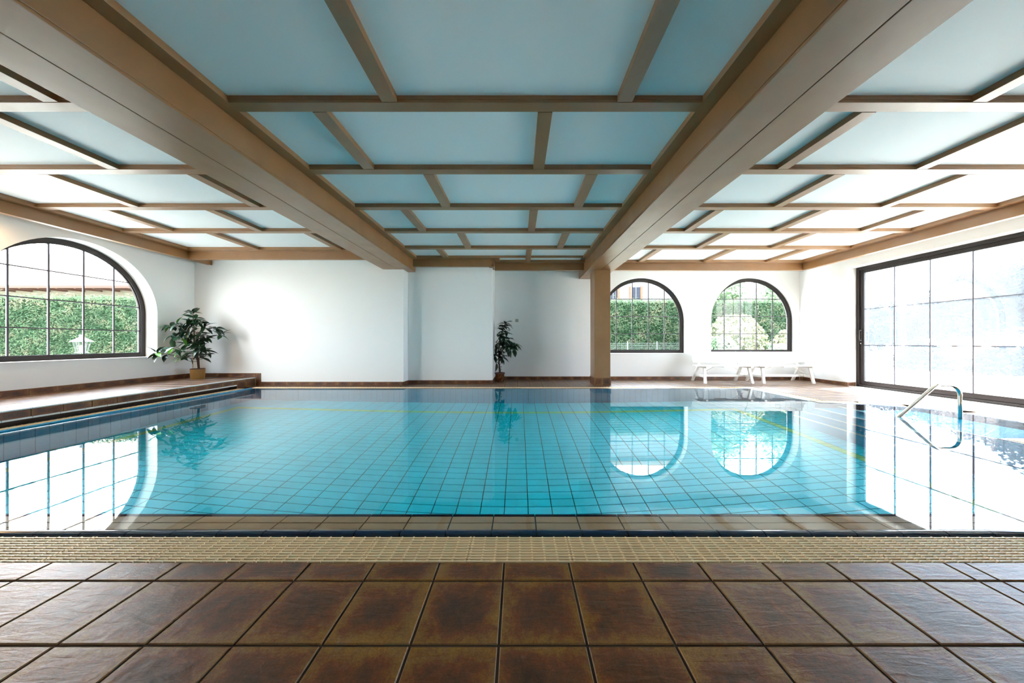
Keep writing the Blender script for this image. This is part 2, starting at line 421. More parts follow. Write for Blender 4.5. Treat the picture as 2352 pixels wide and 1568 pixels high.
# ---- floor
fl = MB()
for r in ((XL, XR, YN, GAP0), (XL, -6.42, GAP0, YL), (-6.42, 5.39, 7.56, YL), (-2.727, 5.39, YL, YC), (-0.648, XR, YC, YB),
          (5.39, XR, 5.86, YC), (5.33, XR, GAP0, 3.3), (6.76, XR, 3.3, 5.86)):
    fl.box(r[0], r[1], r[2], r[3], -0.20, -0.0045)
floor = struct('floor', fl, 'grout', 'brown glazed tile deck around the swimming pool', 'floor')
ts = TileSet(floor, 0.0055, 0.009, 0.003, 0.0012)
gx = -0.0675
right_x = [gx + 0.3025 * k for k in range(-22, 7)] + [1.99, 2.09] + [2.09 + 0.3025 * k for k in range(1, 19)]
xs = [-6.225] + [x for x in right_x if x > -6.2 and x < XR - .03] + [XR]
ys = [GAP0] + [1.4338 - 0.3038 * k for k in range(0, 10)]
for i in range(len(xs) - 1):
    for j in range(len(ys) - 1):
        ts.add(FLOOR, xs[i], xs[i + 1], ys[j + 1], ys[j], 'tile')
BAY = [(6.50, 3.575), (6.50, 4.85), (6.20, 5.25), (5.75, 5.50), (5.13, 5.62)]
def off_edge(a, b, d):   # outward offset (to the right of travel is inside; pool lies left)
    dx, dy = b[0] - a[0], b[1] - a[1]; l = math.hypot(dx, dy); nx, ny = dy / l, -dx / l
    return (nx, ny, nx * a[0] + ny * a[1] + d)
def add_floor_rect(x0, x1, y0, y1, baycut=False):
    X = cuts(x0, x1, 2.09 + 0.3025, 0.3025); Y = cuts(y0, y1, 1.4338, 0.3025)
    for i in range(len(X) - 1):
        for j in range(len(Y) - 1):
            a, b, c, d = X[i], X[i + 1], Y[j], Y[j + 1]
            if baycut:
                sh = [(a + .004, c + .004), (b - .004, c + .004), (b - .004, d - .004), (a + .004, d - .004)]
                inside_all = sh; parts = []
                for e in range(len(BAY) - 1):
                    A, B, C = off_edge(BAY[e], BAY[e + 1], 0.265)
                    o = clip(inside_all, -A, -B, -C)
                    if len(o) >= 3: parts.append(o)
                    inside_all = clip(inside_all, A, B, C)
                    if len(inside_all) < 3: break
                if len(inside_all) >= 3 and parts == []: continue
                if len(inside_all) < 3 and len(parts) == 1 and len(parts[0]) == 4: ts.add(FLOOR, a, b, c, d, 'dtile')
                else:
                    for p in parts:
                        ar = abs(sum(p[k][0] * p[(k + 1) % len(p)][1] - p[(k + 1) % len(p)][0] * p[k][1] for k in range(len(p)))) / 2
                        if ar > 0.0008: ts.add(FLOOR, 0, 0, 0, 0, 'dtile', p)
            else: ts.add(FLOOR, a, b, c, d, 'dtile')
add_floor_rect(-6.22, -2.727, 7.565, YL)
add_floor_rect(-2.727, -0.648, 7.565, YC)
add_floor_rect(-0.648, 5.395, 7.565, YB)
add_floor_rect(5.395, XR, 5.89, YB)
add_floor_rect(5.13, XR, 4.85 - 1.275, 5.89, True)
add_floor_rect(5.33, XR, GAP0, 3.315)
add_floor_rect(6.765, XR, 3.315, 3.575)
ts.finish('floor_tile', 'small_tile_field', 300)

# ---- walls
def wall_mesh(fn, s0, s1, z0, z1, t, ops):
    """fn(s,z,d); ops: (c, R, zb, zs, arched, halfwidth)"""
    mb = MB()
    def quad(p):
        b = len(mb.v); mb.v += [fn(*q) for q in p]; mb.f.append([b, b + 1, b + 2, b + 3]); mb.m.append(0)
    cur = s0
    for (a, b, zb, top) in ops:       # top: function s->z
        for d in (0, t):
            quad([(cur, z0, d), (a, z0, d), (a, z1, d), (cur, z1, d)])
            quad([(a, z0, d), (b, z0, d), (b, zb, d), (a, zb, d)])
        n = 40
        S = [(a + b) / 2 - (b - a) / 2 * math.cos(PI * k / n) for k in range(n + 1)]
        for k in range(n):
            u, v = S[k], S[k + 1]
            for d in (0, t): quad([(u, top(u), d), (v, top(v), d), (v, z1, d), (u, z1, d)])
            quad([(u, top(u), 0), (v, top(v), 0), (v, top(v), t), (u, top(u), t)])
        quad([(a, zb, 0), (b, zb, 0), (b, zb, t), (a, zb, t)])
        quad([(a, zb, 0), (a, top(a), 0), (a, top(a), t), (a, zb, t)]); quad([(b, zb, 0), (b, top(b), 0), (b, top(b), t), (b, zb, t)])
        cur = b
    for d in (0, t): quad([(cur, z0, d), (s1, z0, d), (s1, z1, d), (cur, z1, d)])
    quad([(s0, z0, 0), (s0, z1, 0), (s0, z1, t), (s0, z0, t)]); quad([(s1, z0, 0), (s1, z1, 0), (s1, z1, t), (s1, z0, t)])
    quad([(s0, z1, 0), (s1, z1, 0), (s1, z1, t), (s0, z1, t)]); quad([(s0, z0, 0), (s1, z0, 0), (s1, z0, t), (s0, z0, t)])
    return mb
def arch_top(c, R, zs):
    return lambda s: zs + math.sqrt(max(0, R * R - (s - c) ** 2))
fnL = lambda s, z, d: (XL - d, s, z)
fnR = lambda s, z, d: (XR + d, s, z)
fnB = lambda s, z, d: (s, YB + d, z)
LC = 5.83; LC2 = 2.75; W1, W2 = 3.43, 6.475
struct('wall_left', wall_mesh(fnL, YN, YL, -.2, 3.3, 0.42, [(LC2 - RW, LC2 + RW, WZB, arch_top(LC2, RW, WZS)), (LC - RW, LC + RW, WZB, arch_top(LC, RW, WZS))]), 'plaster', 'white plaster wall with a deep arched window above the ledge', 'wall')
DY0, DY1, DZ = 2.45, 7.76, 2.765
struct('wall_right', wall_mesh(fnR, YN, YB + .42, -.2, 3.3, 0.42, [(DY0, DY1, 0.0, lambda s: DZ)]), 'plaster', 'white plaster wall around the wide glass sliding door', 'wall')
struct('wall_back', wall_mesh(fnB, -0.648, XR, -.2, 3.3, 0.42, [(W1 - RW, W1 + RW, WZB, arch_top(W1, RW, WZS)), (W2 - RW, W2 + RW, WZB, arch_top(W2, RW, WZS))]), 'plaster', 'white plaster back wall with two arched windows behind the benches', 'wall')
w = MB(); w.box(XL - .42, -2.727, YL, YL + .6, -.2, 3.3)
struct('wall_back_left', w, 'plaster', 'blank white wall section behind the pool beside the potted tree', 'wall')
w = MB(); w.box(-2.727, -0.648, YC, YB + .42, -.2, 3.3)
struct('wall_back_center', w, 'plaster', 'white projecting wall pier between the two big beams', 'wall', 0.012)
w = MB(); w.box(XL - .42, XR + .42, YN - .3, YN, -.2, 3.3)
struct('wall_near', w, 'plaster', 'white wall at the near end of the pool hall', 'wall')

# ---- skirting tiles
H_SK = 0.095
def skirting(name, label, runs):
    core = MB()
    for fr, u0, u1, z0, z1, g0 in runs:
        P = [fr.p(u0, z0, 0.0005), fr.p(u1, z0, 0.0005), fr.p(u1, z1 - .004, 0.0005), fr.p(u0, z1 - .004, 0.0005)]
        Q = [p + fr.n * 0.006 for p in P]; core.hexa(P + Q)
    b = struct(name, core, 'grout', label, 'baseboard')
    t = TileSet(b, 0.006, 0.006, 0.002)
    for fr, u0, u1, z0, z1, g0 in runs:
        f2 = Frame(fr.o + fr.n * 0.0125, fr.u, fr.v, fr.n)
        X = cuts(u0, u1, g0, 0.3025)
        for i in range(len(X) - 1): t.add(f2, X[i], X[i + 1], z0, z1, 'skirt')
    t.finish('skirting_tile', 'small_skirting_tile_field', 300, 4)
Z = (0, 0, 1)
fBL = Frame((0, YL, 0), (1, 0, 0), Z, (0, -1, 0)); fBC = Frame((0, YC, 0), (1, 0, 0), Z, (0, -1, 0)); fBB = Frame((0, YB, 0), (1, 0, 0), Z, (0, -1, 0))
fWL = Frame((XL, 0, 0), (0, -1, 0), Z, (1, 0, 0)); fWR = Frame((XR, 0, 0), (0, 1, 0), Z, (-1, 0, 0))
LZ = 0.20
skirting('baseboard_back', 'low row of brown skirting tiles along the back walls', [
    (fBL, -6.10, -2.727, 0.0, H_SK, -6.10 + .29), (fBL, XL + .02, -6.22, LZ, LZ + H_SK + .005, -6.22), (fBL, -6.22, -6.10, 0.0, LZ + H_SK + .005, 0),
    (Frame((-2.727, 0, 0), (0, -1, 0), Z, (1, 0, 0)), -YC, -YL, 0, H_SK, 5), (fBC, -2.727, -0.648, 0, H_SK, -0.648),
    (Frame((-0.648, 0, 0), (0, 1, 0), Z, (1, 0, 0)), YC, YB, 0, H_SK, YC), (fBB, -0.64, XR - .015, 0, H_SK, -.0675)])
skirting('baseboard_left', 'row of brown skirting tiles at the foot of the left wall above the ledge', [(fWL, -YL + .015, -YN, LZ, LZ + H_SK + .012, -7.0)])
skirting('baseboard_right', 'short row of brown skirting tiles beside the sliding door', [(fWR, DY1, YB - .015, 0, H_SK, DY1),
    (Frame((0, DY1, 0), (1, 0, 0), Z, (0, -1, 0)), XR, XR + .2, 0, H_SK, 0), (fWR, YN, DY0, 0, H_SK, 0)])

# ---- ledge along the left wall, over the overflow channel
lg = MB()
lg.box(XL, -6.42, YN, YL, -.009, LZ - .010)
lg.box(-6.42, -6.238, YN, 7.32, 0.062, LZ - .010)
lg.box(-6.42, -6.238, 7.32, YL, -.009, LZ - .010)
ledge = struct('raised_ledge', lg, 'grout', 'raised tiled ledge along the left wall overhanging the pool gutter', 'ledge')
t = TileSet(ledge, 0.010, 0.008, 0.003, 0.0006)
FT = Frame((0, 0, LZ), (1, 0, 0), (0, 1, 0), (0, 0, 1))
Xc = [XL + .013, -7.435, -7.13, -6.83, -6.53, -6.262]; Yc = cuts(YN, YL - .013, 7.84 - .30, .3025)
for i in range(len(Xc) - 1):
    for j in range(len(Yc) - 1): t.add(FT, Xc[i], Xc[i + 1], Yc[j], Yc[j + 1], 'dtile')
FF = Frame((-6.228, 0, 0), (0, 1, 0), Z, (1, 0, 0))
Yf = cuts(YN, 7.32, 4.53, .3025)
for j in range(len(Yf) - 1): t.add(FF, Yf[j], Yf[j + 1], 0.083, LZ - .022, 'skirt')
t.add(FF, 7.32, 7.55, 0.0, LZ - .022, 'skirt'); t.add(FF, 7.55, YL, 0.0, LZ - .022, 'skirt')
t.finish('ledge_tile', 'small_ledge_tile_field', 290, 8)
def nosing(mbp, zc, r, y0, y1):
    seg = MB(); n = 8; L_ = (y1 - y0)
    prof = [(-6.262, zc - r), (-6.262, zc + r)] + [(-6.238 + r * math.sin(a), zc + r * math.cos(a)) for a in [PI * k / n for k in range(n + 1)]]
    pts = [(p[0], p[1]) for p in prof]
    seg.prism(pts, lambda a, b, d: (a, d, b), y0 + .003, y1 - .003)
    return seg
Yn = cuts(YN, YL, 4.50, 0.2575)
for j in range(len(Yn) - 1):
    nosing(None, LZ - .0105, 0.0105, Yn[j], Yn[j + 1]).build('nosing_tile', 'nosing', ledge)
    if Yn[j + 1] < 7.36: nosing(None, 0.071, 0.0135, Yn[j], min(Yn[j + 1], 7.32)).build('nosing_tile', 'nosing', ledge)

# ---- pool basin
pool = empty('swimming_pool', (0, 1.8, 0)); tag(pool, 'indoor swimming pool lined with turquoise tiles and beige overflow edge', 'pool')
bs = MB()
BOT = -PD - 0.012
bs.box(PX0 - .5, PX1 + 1.7, PY0 - .5, PY1 + .3, BOT - .2, BOT)
bs.box(PX0 - .5, PX1 + .2, 1.50, PY0 - .012, BOT, -0.034); bs.box(PX0 - .5, PX1 + .2, PY1 + .012, PY1 + .22, BOT, -0.035)
bs.box(PX0 - .5, PX0 - .012, PY0 - .012, PY1 + .012, BOT, -0.034)
bs.box(PX1 + .012, PX1 + .2, PY0 - .012, 3.575 - .012, BOT, -0.035); bs.box(PX1 + .012, PX1 + .27, 5.62, PY1 + .012, BOT, -0.035)
bs.box(PX1 + .2, 6.8, 3.31, 3.575 - .012, BOT, -0.035)
bay2 = [(5.13, 5.62), (5.75, 5.50), (6.20, 5.25), (6.50, 4.85), (6.50, 3.575)]
for e in range(len(BAY) - 1):
    a, b = Vector(BAY[e]), Vector(BAY[e + 1]); d = (b - a).normalized(); nn = Vector((d.y, -d.x))
    A = a - d * .09; B = b + d * .02; w_ = .28
    P = [A + nn * .001, B + nn * .001, B + nn * w_, A + nn * w_]
    bs.hexa([(p.x, p.y, BOT) for p in P] + [(p.x, p.y, -.035) for p in P])
bs.build('basin', 'pgrout', pool)
pt = TileSet(pool, 0.010, 0.0085, 0.0015)
FP = Frame((0, 0, -PD), (1, 0, 0), (0, 1, 0), (0, 0, 1))
colx = cuts(PX0, PX1, -.149, .25); rowy = cuts(PY0, PY1, 3.524, .125)
for i in range(len(colx) - 1):
    for j in range(len(rowy) - 1):
        x0, x1, y0, y1 = colx[i], colx[i + 1], rowy[j], rowy[j + 1]
        if abs(x0 + 5.649) < .01:
            pt.add(FP, x0, x0 + .125, y0, y1, 'lime' if y1 < 6.68 else 'cyan'); pt.add(FP, x0 + .125, x1, y0, y1, 'lime' if 6.5 < y0 < 6.62 else 'cyan'); continue
        if abs(x1 - 4.351) < .01:
            pt.add(FP, x0 + .125, x1, y0, y1, 'lime' if y1 < 6.68 else 'cyan'); pt.add(FP, x0, x0 + .125, y0, y1, 'lime' if 6.5 < y0 < 6.62 else 'cyan'); continue
        pt.add(FP, x0, x1, y0, y1, 'lime' if (6.5 < y0 < 6.62 and -5.6 < x0 < 4.3) else 'cyan')
pt.finish('floor_tile', 'small_floor_tile_field', 300)
def wall_tiles(fr, u0, u1, g0, budget, z0=-.03):
    t = TileSet(pool, 0.010, 0.006, 0.0015)
    U = cuts(u0, u1, g0, .125); V = [-PD + .25 * k for k in range(7)]; V = [v for v in V if v < z0 - .03] + [z0]
    for i in range(len(U) - 1):
        for j in range(len(V) - 1): t.add(fr, U[i], U[i + 1], V[j], V[j + 1], 'wallblue')
    t.finish('wall_tile', 'small_wall_tile_field', budget, 1)
wall_tiles(Frame((0, PY1, 0), (1, 0, 0), Z, (0, -1, 0)), PX0, PX1, -.149, 110)
wall_tiles(Frame((PX0, 0, 0), (0, -1, 0), Z, (1, 0, 0)), -PY1, -PY0, -3.937, 90)
wall_tiles(Frame((PX1, 0, 0), (0, 1, 0), Z, (-1, 0, 0)), 5.62, PY1, 5.62, 0)
wall_tiles(Frame((PX1, 0, 0), (0, 1, 0), Z, (-1, 0, 0)), PY0, 3.575, 2.0, 0)
wall_tiles(Frame((0, PY0, 0), (-1, 0, 0), Z, (0, 1, 0)), -PX1, -PX0, 0, 0)
# shelf tiles and coping
sh = TileSet(pool, 0.012, 0.006, 0.002)
FS = Frame((0, 0, -0.018), (1, 0, 0), (0, 1, 0), (0, 0, 1))
cx_ = cuts(PX0 + .0, PX1, -.149, .2476)
for i in range(len(cx_) - 1):
    sh.add(FS, cx_[i], cx_[i + 1], 1.842, 1.914, 'beige'); sh.add(FS, cx_[i], cx_[i + 1], 1.914, 1.986, 'beige')
sh.finish('shelf_tile', 'small_shelf_tile_field', 120, 1)
def coping(profile, fr_fn, a, b, g0, m, name='coping_tile', step=.2476):
    U = cuts(a, b, g0, step)
    for i in range(len(U) - 1):
        mb = MB(); mb.prism(profile, fr_fn, U[i] + .0028, U[i + 1] - .0028)
        mb.build(name, m, pool)
def halfround(c, r, top, bot, n=10):   # profile in (offset, z)
    return [(c - r, bot)] + [(c - r * math.cos(PI * k / n), top - r * .55 + r * .55 * math.sin(PI * k / n)) for k in range(n + 1)] + [(c + r, bot)]
coping(halfround(1.812, .026, .001, -.033), lambda a, b, d: (d, a, b), PX0 - .1, PX1 + .1, -.149, 'navy')
coping(halfround(1.999, .012, -.014, -.033), lambda a, b, d: (d, a, b), PX0, PX1, -.149, 'navy', 'shelf_nosing')
coping(halfround(PY1 + .022, .022, .001, -.033), lambda a, b, d: (d, a, b), PX0 - .05, PX1, -.149, 'navy')
coping(halfround(PX1 + .022, .022, .001, -.033), lambda a, b, d: (a, d, b), 5.62, PY1 + .03, -.149, 'navy')
coping(halfround(PX1 + .022, .022, .001, -.033), lambda a, b, d: (a, d, b), 1.8, 3.55, -.149, 'navy')
coping(halfround(3.575 - .022, .022, .001, -.033), lambda a, b, d: (d, a, b), PX1 + .045, 6.52, -.149, 'navy')
coping([(PX0 - .066, -.034), (PX0 - .066, .008), (PX0 - .05, .016), (PX0 - .022, .016), (PX0 - .006, .008), (PX0 + .001, -.010), (PX0 + .001, -.034)],
       lambda a, b, d: (a, d, b), 1.8, PY1 + .02, 3.937, 'rimblue', step=.25)
for e in range(len(BAY) - 1):
    a, b = Vector(BAY[e]), Vector(BAY[e + 1]); d = (b - a).normalized(); nn = Vector((d.y, -d.x)); ln = (b - a).length
    coping(halfround(.022, .022, .001, -.033), lambda p, q, s, a=a, d=d, nn=nn: (a.x + d.x * s + nn.x * p, a.y + d.y * s + nn.y * p, q), 0, ln, .25, 'navy')
# gratings
def grate_mesh(length):
    mb = MB(); n = 10; W = GAP1 - GAP0; pitch = W / n
    for i in range(n):
        y = (i + .5) * pitch; h = pitch * .29
        mb.prism([(y - h, -.016), (y - h, -.004), (y - h * .6, -.001), (y + h * .6, -.001), (y + h, -.004), (y + h, -.016)], lambda a, b, d: (d, a, b), .0006, length - .0006)
    k = max(1, round((length - .018) / .0605)); st = (length - .018) / k
    for j in range(k + 1):
        x = .009 + st * j
        mb.box(x - .004, x + .004, .002, W - .002, -.020, -.0008)
        for i in range(n):
            y = i * pitch + .002
            mb.box(x - .0045, x + .0045, y - .004, y + .004, -.0035, .0030)
    return mb.mesh('grating_panel', 'grate', fix=False)
gm = grate_mesh(0.502)
def put_grate(me, x, y, rot):
    o = bpy.data.objects.new('grating_panel', me); COL.objects.link(o); attach(o, pool)
    o.matrix_basis = Matrix.Translation((x, y, 0)) @ Matrix.Rotation(rot, 4, 'Z')
x = -0.245 - .502 * 12
while x < PX1 + .2: put_grate(gm, x, GAP0, 0); x += .502
x = PX0 - .07
while x < PX1 - .1: put_grate(gm, x, PY1 + .048 - .012, 0) if x + .502 < 5.2 else None; x += .502
put_grate(grate_mesh(5.36 - (x - .502)), x - .502, PY1 + .036, 0) if x - .502 < 5.3 else None
for k in range(3): put_grate(gm, PX1 + .255, 5.88 + .502 * k, PI / 2)
y = PY0 - .2
while y + .502 < 7.4: put_grate(gm, PX0 - .078, y, PI / 2); y += .502
y = GAP1
while y + .5 < 3.4: put_grate(gm, PX1 + .255, y, PI / 2); y += .502
for e in range(len(BAY) - 1):
    a, b = Vector(BAY[e]), Vector(BAY[e + 1]); d = (b - a).normalized(); nn = Vector((d.y, -d.x)); ln = (b - a).length
    k = max(1, round(ln / .5)); L_ = ln / k; me = grate_mesh(L_)
    for i in range(k):
        st = a + d * (L_ * (i + 1)) + nn * .05   # panel local x runs backwards so y points outwards
        put_grate(me, st.x, st.y, math.atan2(-d.y, -d.x))
for k in range(3): put_grate(gm, PX1 + .06 + .46 * k, 3.575 - .255, 0)
# steps in the bay
for nx_, d_ in ((5.30, .22), (4.99, .47), (4.78, .75), (4.62, 1.05)):
    s_ = MB(); s_.box(nx_ + .03, 6.49 if d_ < .3 else nx_ + .55, 3.60, 5.47 if d_ < .3 else 5.60, -PD, -d_)
    if d_ < .3: s_ = MB().box(nx_ + .03, 6.15, 3.60, 5.20, -PD, -d_)
    so = s_.build('step', 'wallblue', pool)
    MB().box(nx_, nx_ + .05, 3.60, 5.60 if d_ > .3 else 5.50, -d_ - .02, -d_ + .004).build('step_nosing', 'stepnose', so)
# water
wt = MB(); wp = [(-5.955, 1.805), (5.155, 1.805), (5.155, 3.555), (6.51, 3.555), (6.51, 4.86), (6.21, 5.26), (5.755, 5.51), (5.155, 5.63), (5.155, 7.375), (-5.955, 7.375)]
wt.v = [(x, y, -0.0045) for x, y in wp]; wt.f = [list(range(len(wp)))]; wt.m = [0]
wo_ = wt.build('pool_water', 'water', fix=False); tag(wo_, 'still clear water filling the turquoise pool to the brim', 'water', kind='stuff')

# ------------------------------------------------------------------ ceiling, battens, beams, valances
cs = MB(); cs.box(XL - .6, XR + .6, YN - .5, YB + .6, CZ + .012, CZ + .3)
ceil = struct('ceiling', cs, 'asphalt', 'coffered ceiling of white panels tinted by blue pool light between brown battens', 'ceiling')
BY = [2.75 + 1.07 * k for k in range(-4, 5)]       # near edges of the cross battens
BW = 0.125
def batten(x0, x1, y0, y1, step=0.0):
    mb = MB(); mb.box(x0, x1, y0, y1, BZ, CZ)
    if step: mb.box(x0, x1, y0 - step, y1 + step, BZ + .022, CZ)
    mb.build('batten', 'wood', ceil, bevel=.002)
def panel(x0, x1, y0, y1):
    MB().box(x0, x1, y0, y1, CZ - .002, CZ + .012).build('ceiling_panel', 'panel', ceil)
def bay(x0, x1, yend, odd, even, tl, tr):
    """tl/tr: edge trims on the left/right side"""
    if tl: batten(x0, x0 + BW, YN, yend)
    if tr: batten(x1 - BW, x1, YN, yend)
    a, b = x0 + (BW if tl else 0), x1 - (BW if tr else 0)
    edges = [YN] + [y for y in BY if y < yend - .2] + [yend]
    for i in range(len(edges) - 1):
        ya = edges[i] + (BW if i else 0); yb = edges[i + 1]
        k = round((edges[i + 1] - 2.75) / 1.07) if i + 1 < len(edges) - 1 else round((edges[i] - 2.75) / 1.07) + 1
        if i: batten(a, b, edges[i] + .006, edges[i] + BW - .006, .006)
        st = [s for s in (odd if k % 2 == 0 else even) if a + .05 < s < b - .15]
        cuts_ = [a]
        for s in st: batten(s, s + BW, ya, yb); panel(cuts_[-1], s, ya, yb); cuts_.append(s + BW)
        panel(cuts_[-1], b, ya, yb)
B1, B2 = (-3.21, -2.545), (1.657, 2.29)
VL, VR, VBL, VBC, VBB = -7.26, 7.20, 7.27, 7.97, 8.38
bay(VL, B1[0], VBL - .125, [-5.74, -3.95], [-6.35, -4.74], True, True)
bay(B1[1], B2[0], VBC - .125, [-1.135, .82], [-1.79, .17], True, True)
batten(B1[1], -.46, VBC - .125, VBC); batten(-.585, -.46, VBC, VBB - .125)
panel(-.46, B2[0] - BW, VBC - .119, VBB - .125); batten(.17, .17 + BW, VBC - .125, VBB - .125); batten(-.585, B2[0], VBB - .125, VBB)
batten(VL, B1[0], VBL - .125, VBL)
bay(B2[1], VR, VBB - .125, [3.77, 5.36, 6.95], [2.985, 4.59, 6.17], True, True)
batten(B2[1], VR, VBB - .125, VBB)
MB().box(-.46 - .0, B2[0] - BW, VBC - .125, VBC - .119, BZ, CZ).build('batten', 'wood', ceil)
# cove panels above the valances
for r in ((XL, VL, YN, YL), (VL, B1[0], VBL, YL), (B1[1], -.585, VBC, YC), (-.585, B2[0], VBB, YB), (B2[1], XR, VBB, YB), (VR, XR, YN, VBB)):
    panel(*r)

def beam(name, x, y1, label):
    mb = MB(); mb.box(x[0] + .004, x[1] - .004, YN, y1, VZ + .018, CZ)
    b = tag(mb.build(name, 'wood'), label, 'beam', kind='structure')
    c = (x[0] + x[1]) / 2
    MB().box(x[0], c - .0045, YN, y1, VZ, VZ + .020).build('soffit_board', 'wood', b, bevel=.003)
    MB().box(c + .0045, x[1], YN, y1, VZ, VZ + .020).build('soffit_board', 'wood', b, bevel=.003)
    for a, e in ((x[0] - .002, x[0] + .005), (x[1] - .005, x[1] + .002)):
        MB().box(a, e, YN, y1, VZ + .026, CZ - .058).build('side_board', 'wood', b, bevel=.002)
    return b
beam('ceiling_beam', B1, YC - .002, 'broad brown boxed beam running from the near left to the projecting wall pier')
beam('ceiling_beam', B2, YB - .002, 'broad brown boxed beam resting on the square column')
def valance(name, label, runs):
    b = None
    for (x0, y0, x1, y1, nx, ny, e0, e1) in runs:
        # board face along the line, lip pointing to the wall (nx,ny)
        mb = MB()
        def seg(d0, d1, z0, z1, nm, m, par, bev=.002):
            xa, ya, xb, yb = x0 + nx * d0, y0 + ny * d0, x1 + nx * d1, y1 + ny * d1
            q = MB().box(min(xa, xb), max(xa, xb), min(ya, yb), max(ya, yb), z0, z1)
            return q.build(nm, m, par, bevel=bev)
        o = seg(0, .022, 2.852, CZ, name if b is None else 'fascia_board', 'wood', b)
        if b is None: b = tag(o, label, 'cornice', kind='structure')
        seg(.022, .035, 2.864, 2.90, 'shadow_slot', 'slot', b, 0)  # solid dark strip painting the shade of the open slot
        seg(.035, .115, 2.858, 2.874, 'lip_board', 'wood', b)
    return b
valance('cornice_left', 'brown hanging cornice board above the left wall window', [(VL, YN, VL, YL, -1, 0, 0, 0)])
valance('cornice_back_left', 'brown hanging cornice board above the blank back wall section', [(VL, VBL, B1[0], VBL, 0, 1, 0, 0)])
valance('cornice_back_center', 'brown cornice stepping around the projecting wall pier', [(B1[1], VBC, -.585, VBC, 0, 1, 0, 0), (-.607, VBC, -.607, VBB, -1, 0, 0, 0)])
valance('cornice_back_recess', 'brown cornice over the recess with the smaller plant', [(-.6, VBB, B2[0], VBB, 0, 1, 0, 0)])
valance('cornice_back_right', 'brown cornice above the two arched back windows', [(B2[1], VBB, VR + .1, VBB, 0, 1, 0, 0)])
valance('cornice_right', 'brown hanging cornice board above the sliding door', [(VR, YN, VR, VBB, 1, 0, 0, 0)])

# column
cx0, cx1, cy0, cy1 = 1.81, 2.185, 7.866, 8.34
cb = MB().box(cx0, cx1, cy0, cy1, 0, VZ - .001)
colm = struct('column', cb, 'wood', 'square brown column standing on a tiled base by the pool', 'column', .004)
t = TileSet(colm, 0.011, 0.006, 0.002)
for fr, a, b in ((Frame((0, cy0 - .012, 0), (1, 0, 0), Z, (0, -1, 0)), cx0 - .012, cx1 + .012), (Frame((cx0 - .012, 0, 0), (0, -1, 0), Z, (-1, 0, 0)), -cy1 - .012, -cy0 + .012),
                 (Frame((cx1 + .012, 0, 0), (0, 1, 0), Z, (1, 0, 0)), cy0 - .012, cy1 + .012), (Frame((0, cy1 + .012, 0), (-1, 0, 0), Z, (0, 1, 0)), -cx1 - .012, -cx0 + .012)):
    t.add(fr, a, (a + b) / 2, 0, .187, 'skirt'); t.add(fr, (a + b) / 2, b, 0, .187, 'skirt')
t.finish('base_tile', 'small_base_tile', 300, 0)

# ------------------------------------------------------------------ windows
def arched_window(name, label, fn, c, d0):
    R, zb, zs = RW, WZB, WZS; Ri = R - .085; zi = zb + .082
    n = 48
    def loop(r, z): return [(c - r, z)] + [(c - r * math.cos(PI * k / n), zs + r * math.sin(PI * k / n)) for k in range(n + 1)] + [(c + r, z)]
    o, i_ = loop(R, zb), loop(Ri, zi)
    root = MB(); fr = root; N_ = len(o)
    for (A, B, da, db) in ((o, i_, d0, d0), (i_, o, d0 + .07, d0 + .07), (i_, i_, d0, d0 + .07), (o, o, d0 + .07, d0)):
        b = len(fr.v); fr.v += [fn(p[0], p[1], da) for p in A] + [fn(p[0], p[1], db) for p in B]
        for k in range(N_):
            j = (k + 1) % N_; fr.f.append([b + k, b + j, b + N_ + j, b + N_ + k]); fr.m.append(0)
    # inner bead
    i2 = loop(Ri - .014, zi + .014)
    for (A, B, da, db) in ((i_, i2, d0 + .02, d0 + .02), (i2, i2, d0 + .02, d0 + .05)):
        b = len(fr.v); fr.v += [fn(p[0], p[1], da) for p in A] + [fn(p[0], p[1], db) for p in B]
        for k in range(N_):
            j = (k + 1) % N_; fr.f.append([b + k, b + j, b + N_ + j, b + N_ + k]); fr.m.append(0)
    w = tag(fr.build(name, 'frame'), label, 'window', kind='structure')
    Rg = Ri - .010; S = [c - Rg, c - .677, c - .226, c + .226, c + .677, c + Rg]; Zs = [zi + .01, 1.262, 1.752, 2.24, zs + Rg]
    top = lambda s: zs + math.sqrt(max(0, Rg * Rg - (s - c) ** 2)) if abs(s - c) < Rg else zs
    def box(s0, s1, z0, z1, a, b, nm, m):
        MB().prism([(s0, z0), (s1, z0), (s1, z1), (s0, z1)], fn, a, b).build(nm, m, w)
    for s in S[1:-1]: box(s - .011, s + .011, zi, top(s), d0 + .025, d0 + .045, 'muntin', 'bar')
    for z in Zs[1:-1]:
        h = Rg if z < zs else math.sqrt(Rg * Rg - (z - zs) ** 2); box(c - h, c + h, z - .009, z + .009, d0 + .026, d0 + .044, 'muntin', 'bar')
    for a in range(5):
        for b in range(4):
            s0, s1, z0, z1 = S[a], S[a + 1], Zs[b], Zs[b + 1]
            if z0 > zs:
                h = math.sqrt(max(0, Rg * Rg - (z0 - zs) ** 2)); s0, s1 = max(s0, c - h), min(s1, c + h)
            if s1 - s0 < .03: continue
            ss = [s0 + (s1 - s0) * k / 8 for k in range(9)]
            pts = [(s0, z0), (s1, z0)] + [(q, min(z1, max(top(q), z0 + .001))) for q in reversed(ss)]
            MB().prism(pts, fn, d0 + .032, d0 + .038).build('pane', 'glass', w)
    # sill
    MB().prism([(c - R - .05, zb - .022), (c + R + .05, zb - .022), (c + R + .05, zb - .001), (c - R - .05, zb - .001)], fn, -.02, d0).build('sill', 'sill', w) if False else None
    MB().prism([(c - R + .001, zb + .001), (c + R - .001, zb + .001), (c + R - .001, zb + .006), (c - R + .001, zb + .006)], fn, -.012, d0 - .001).build('sill', 'sill', w)
    return w
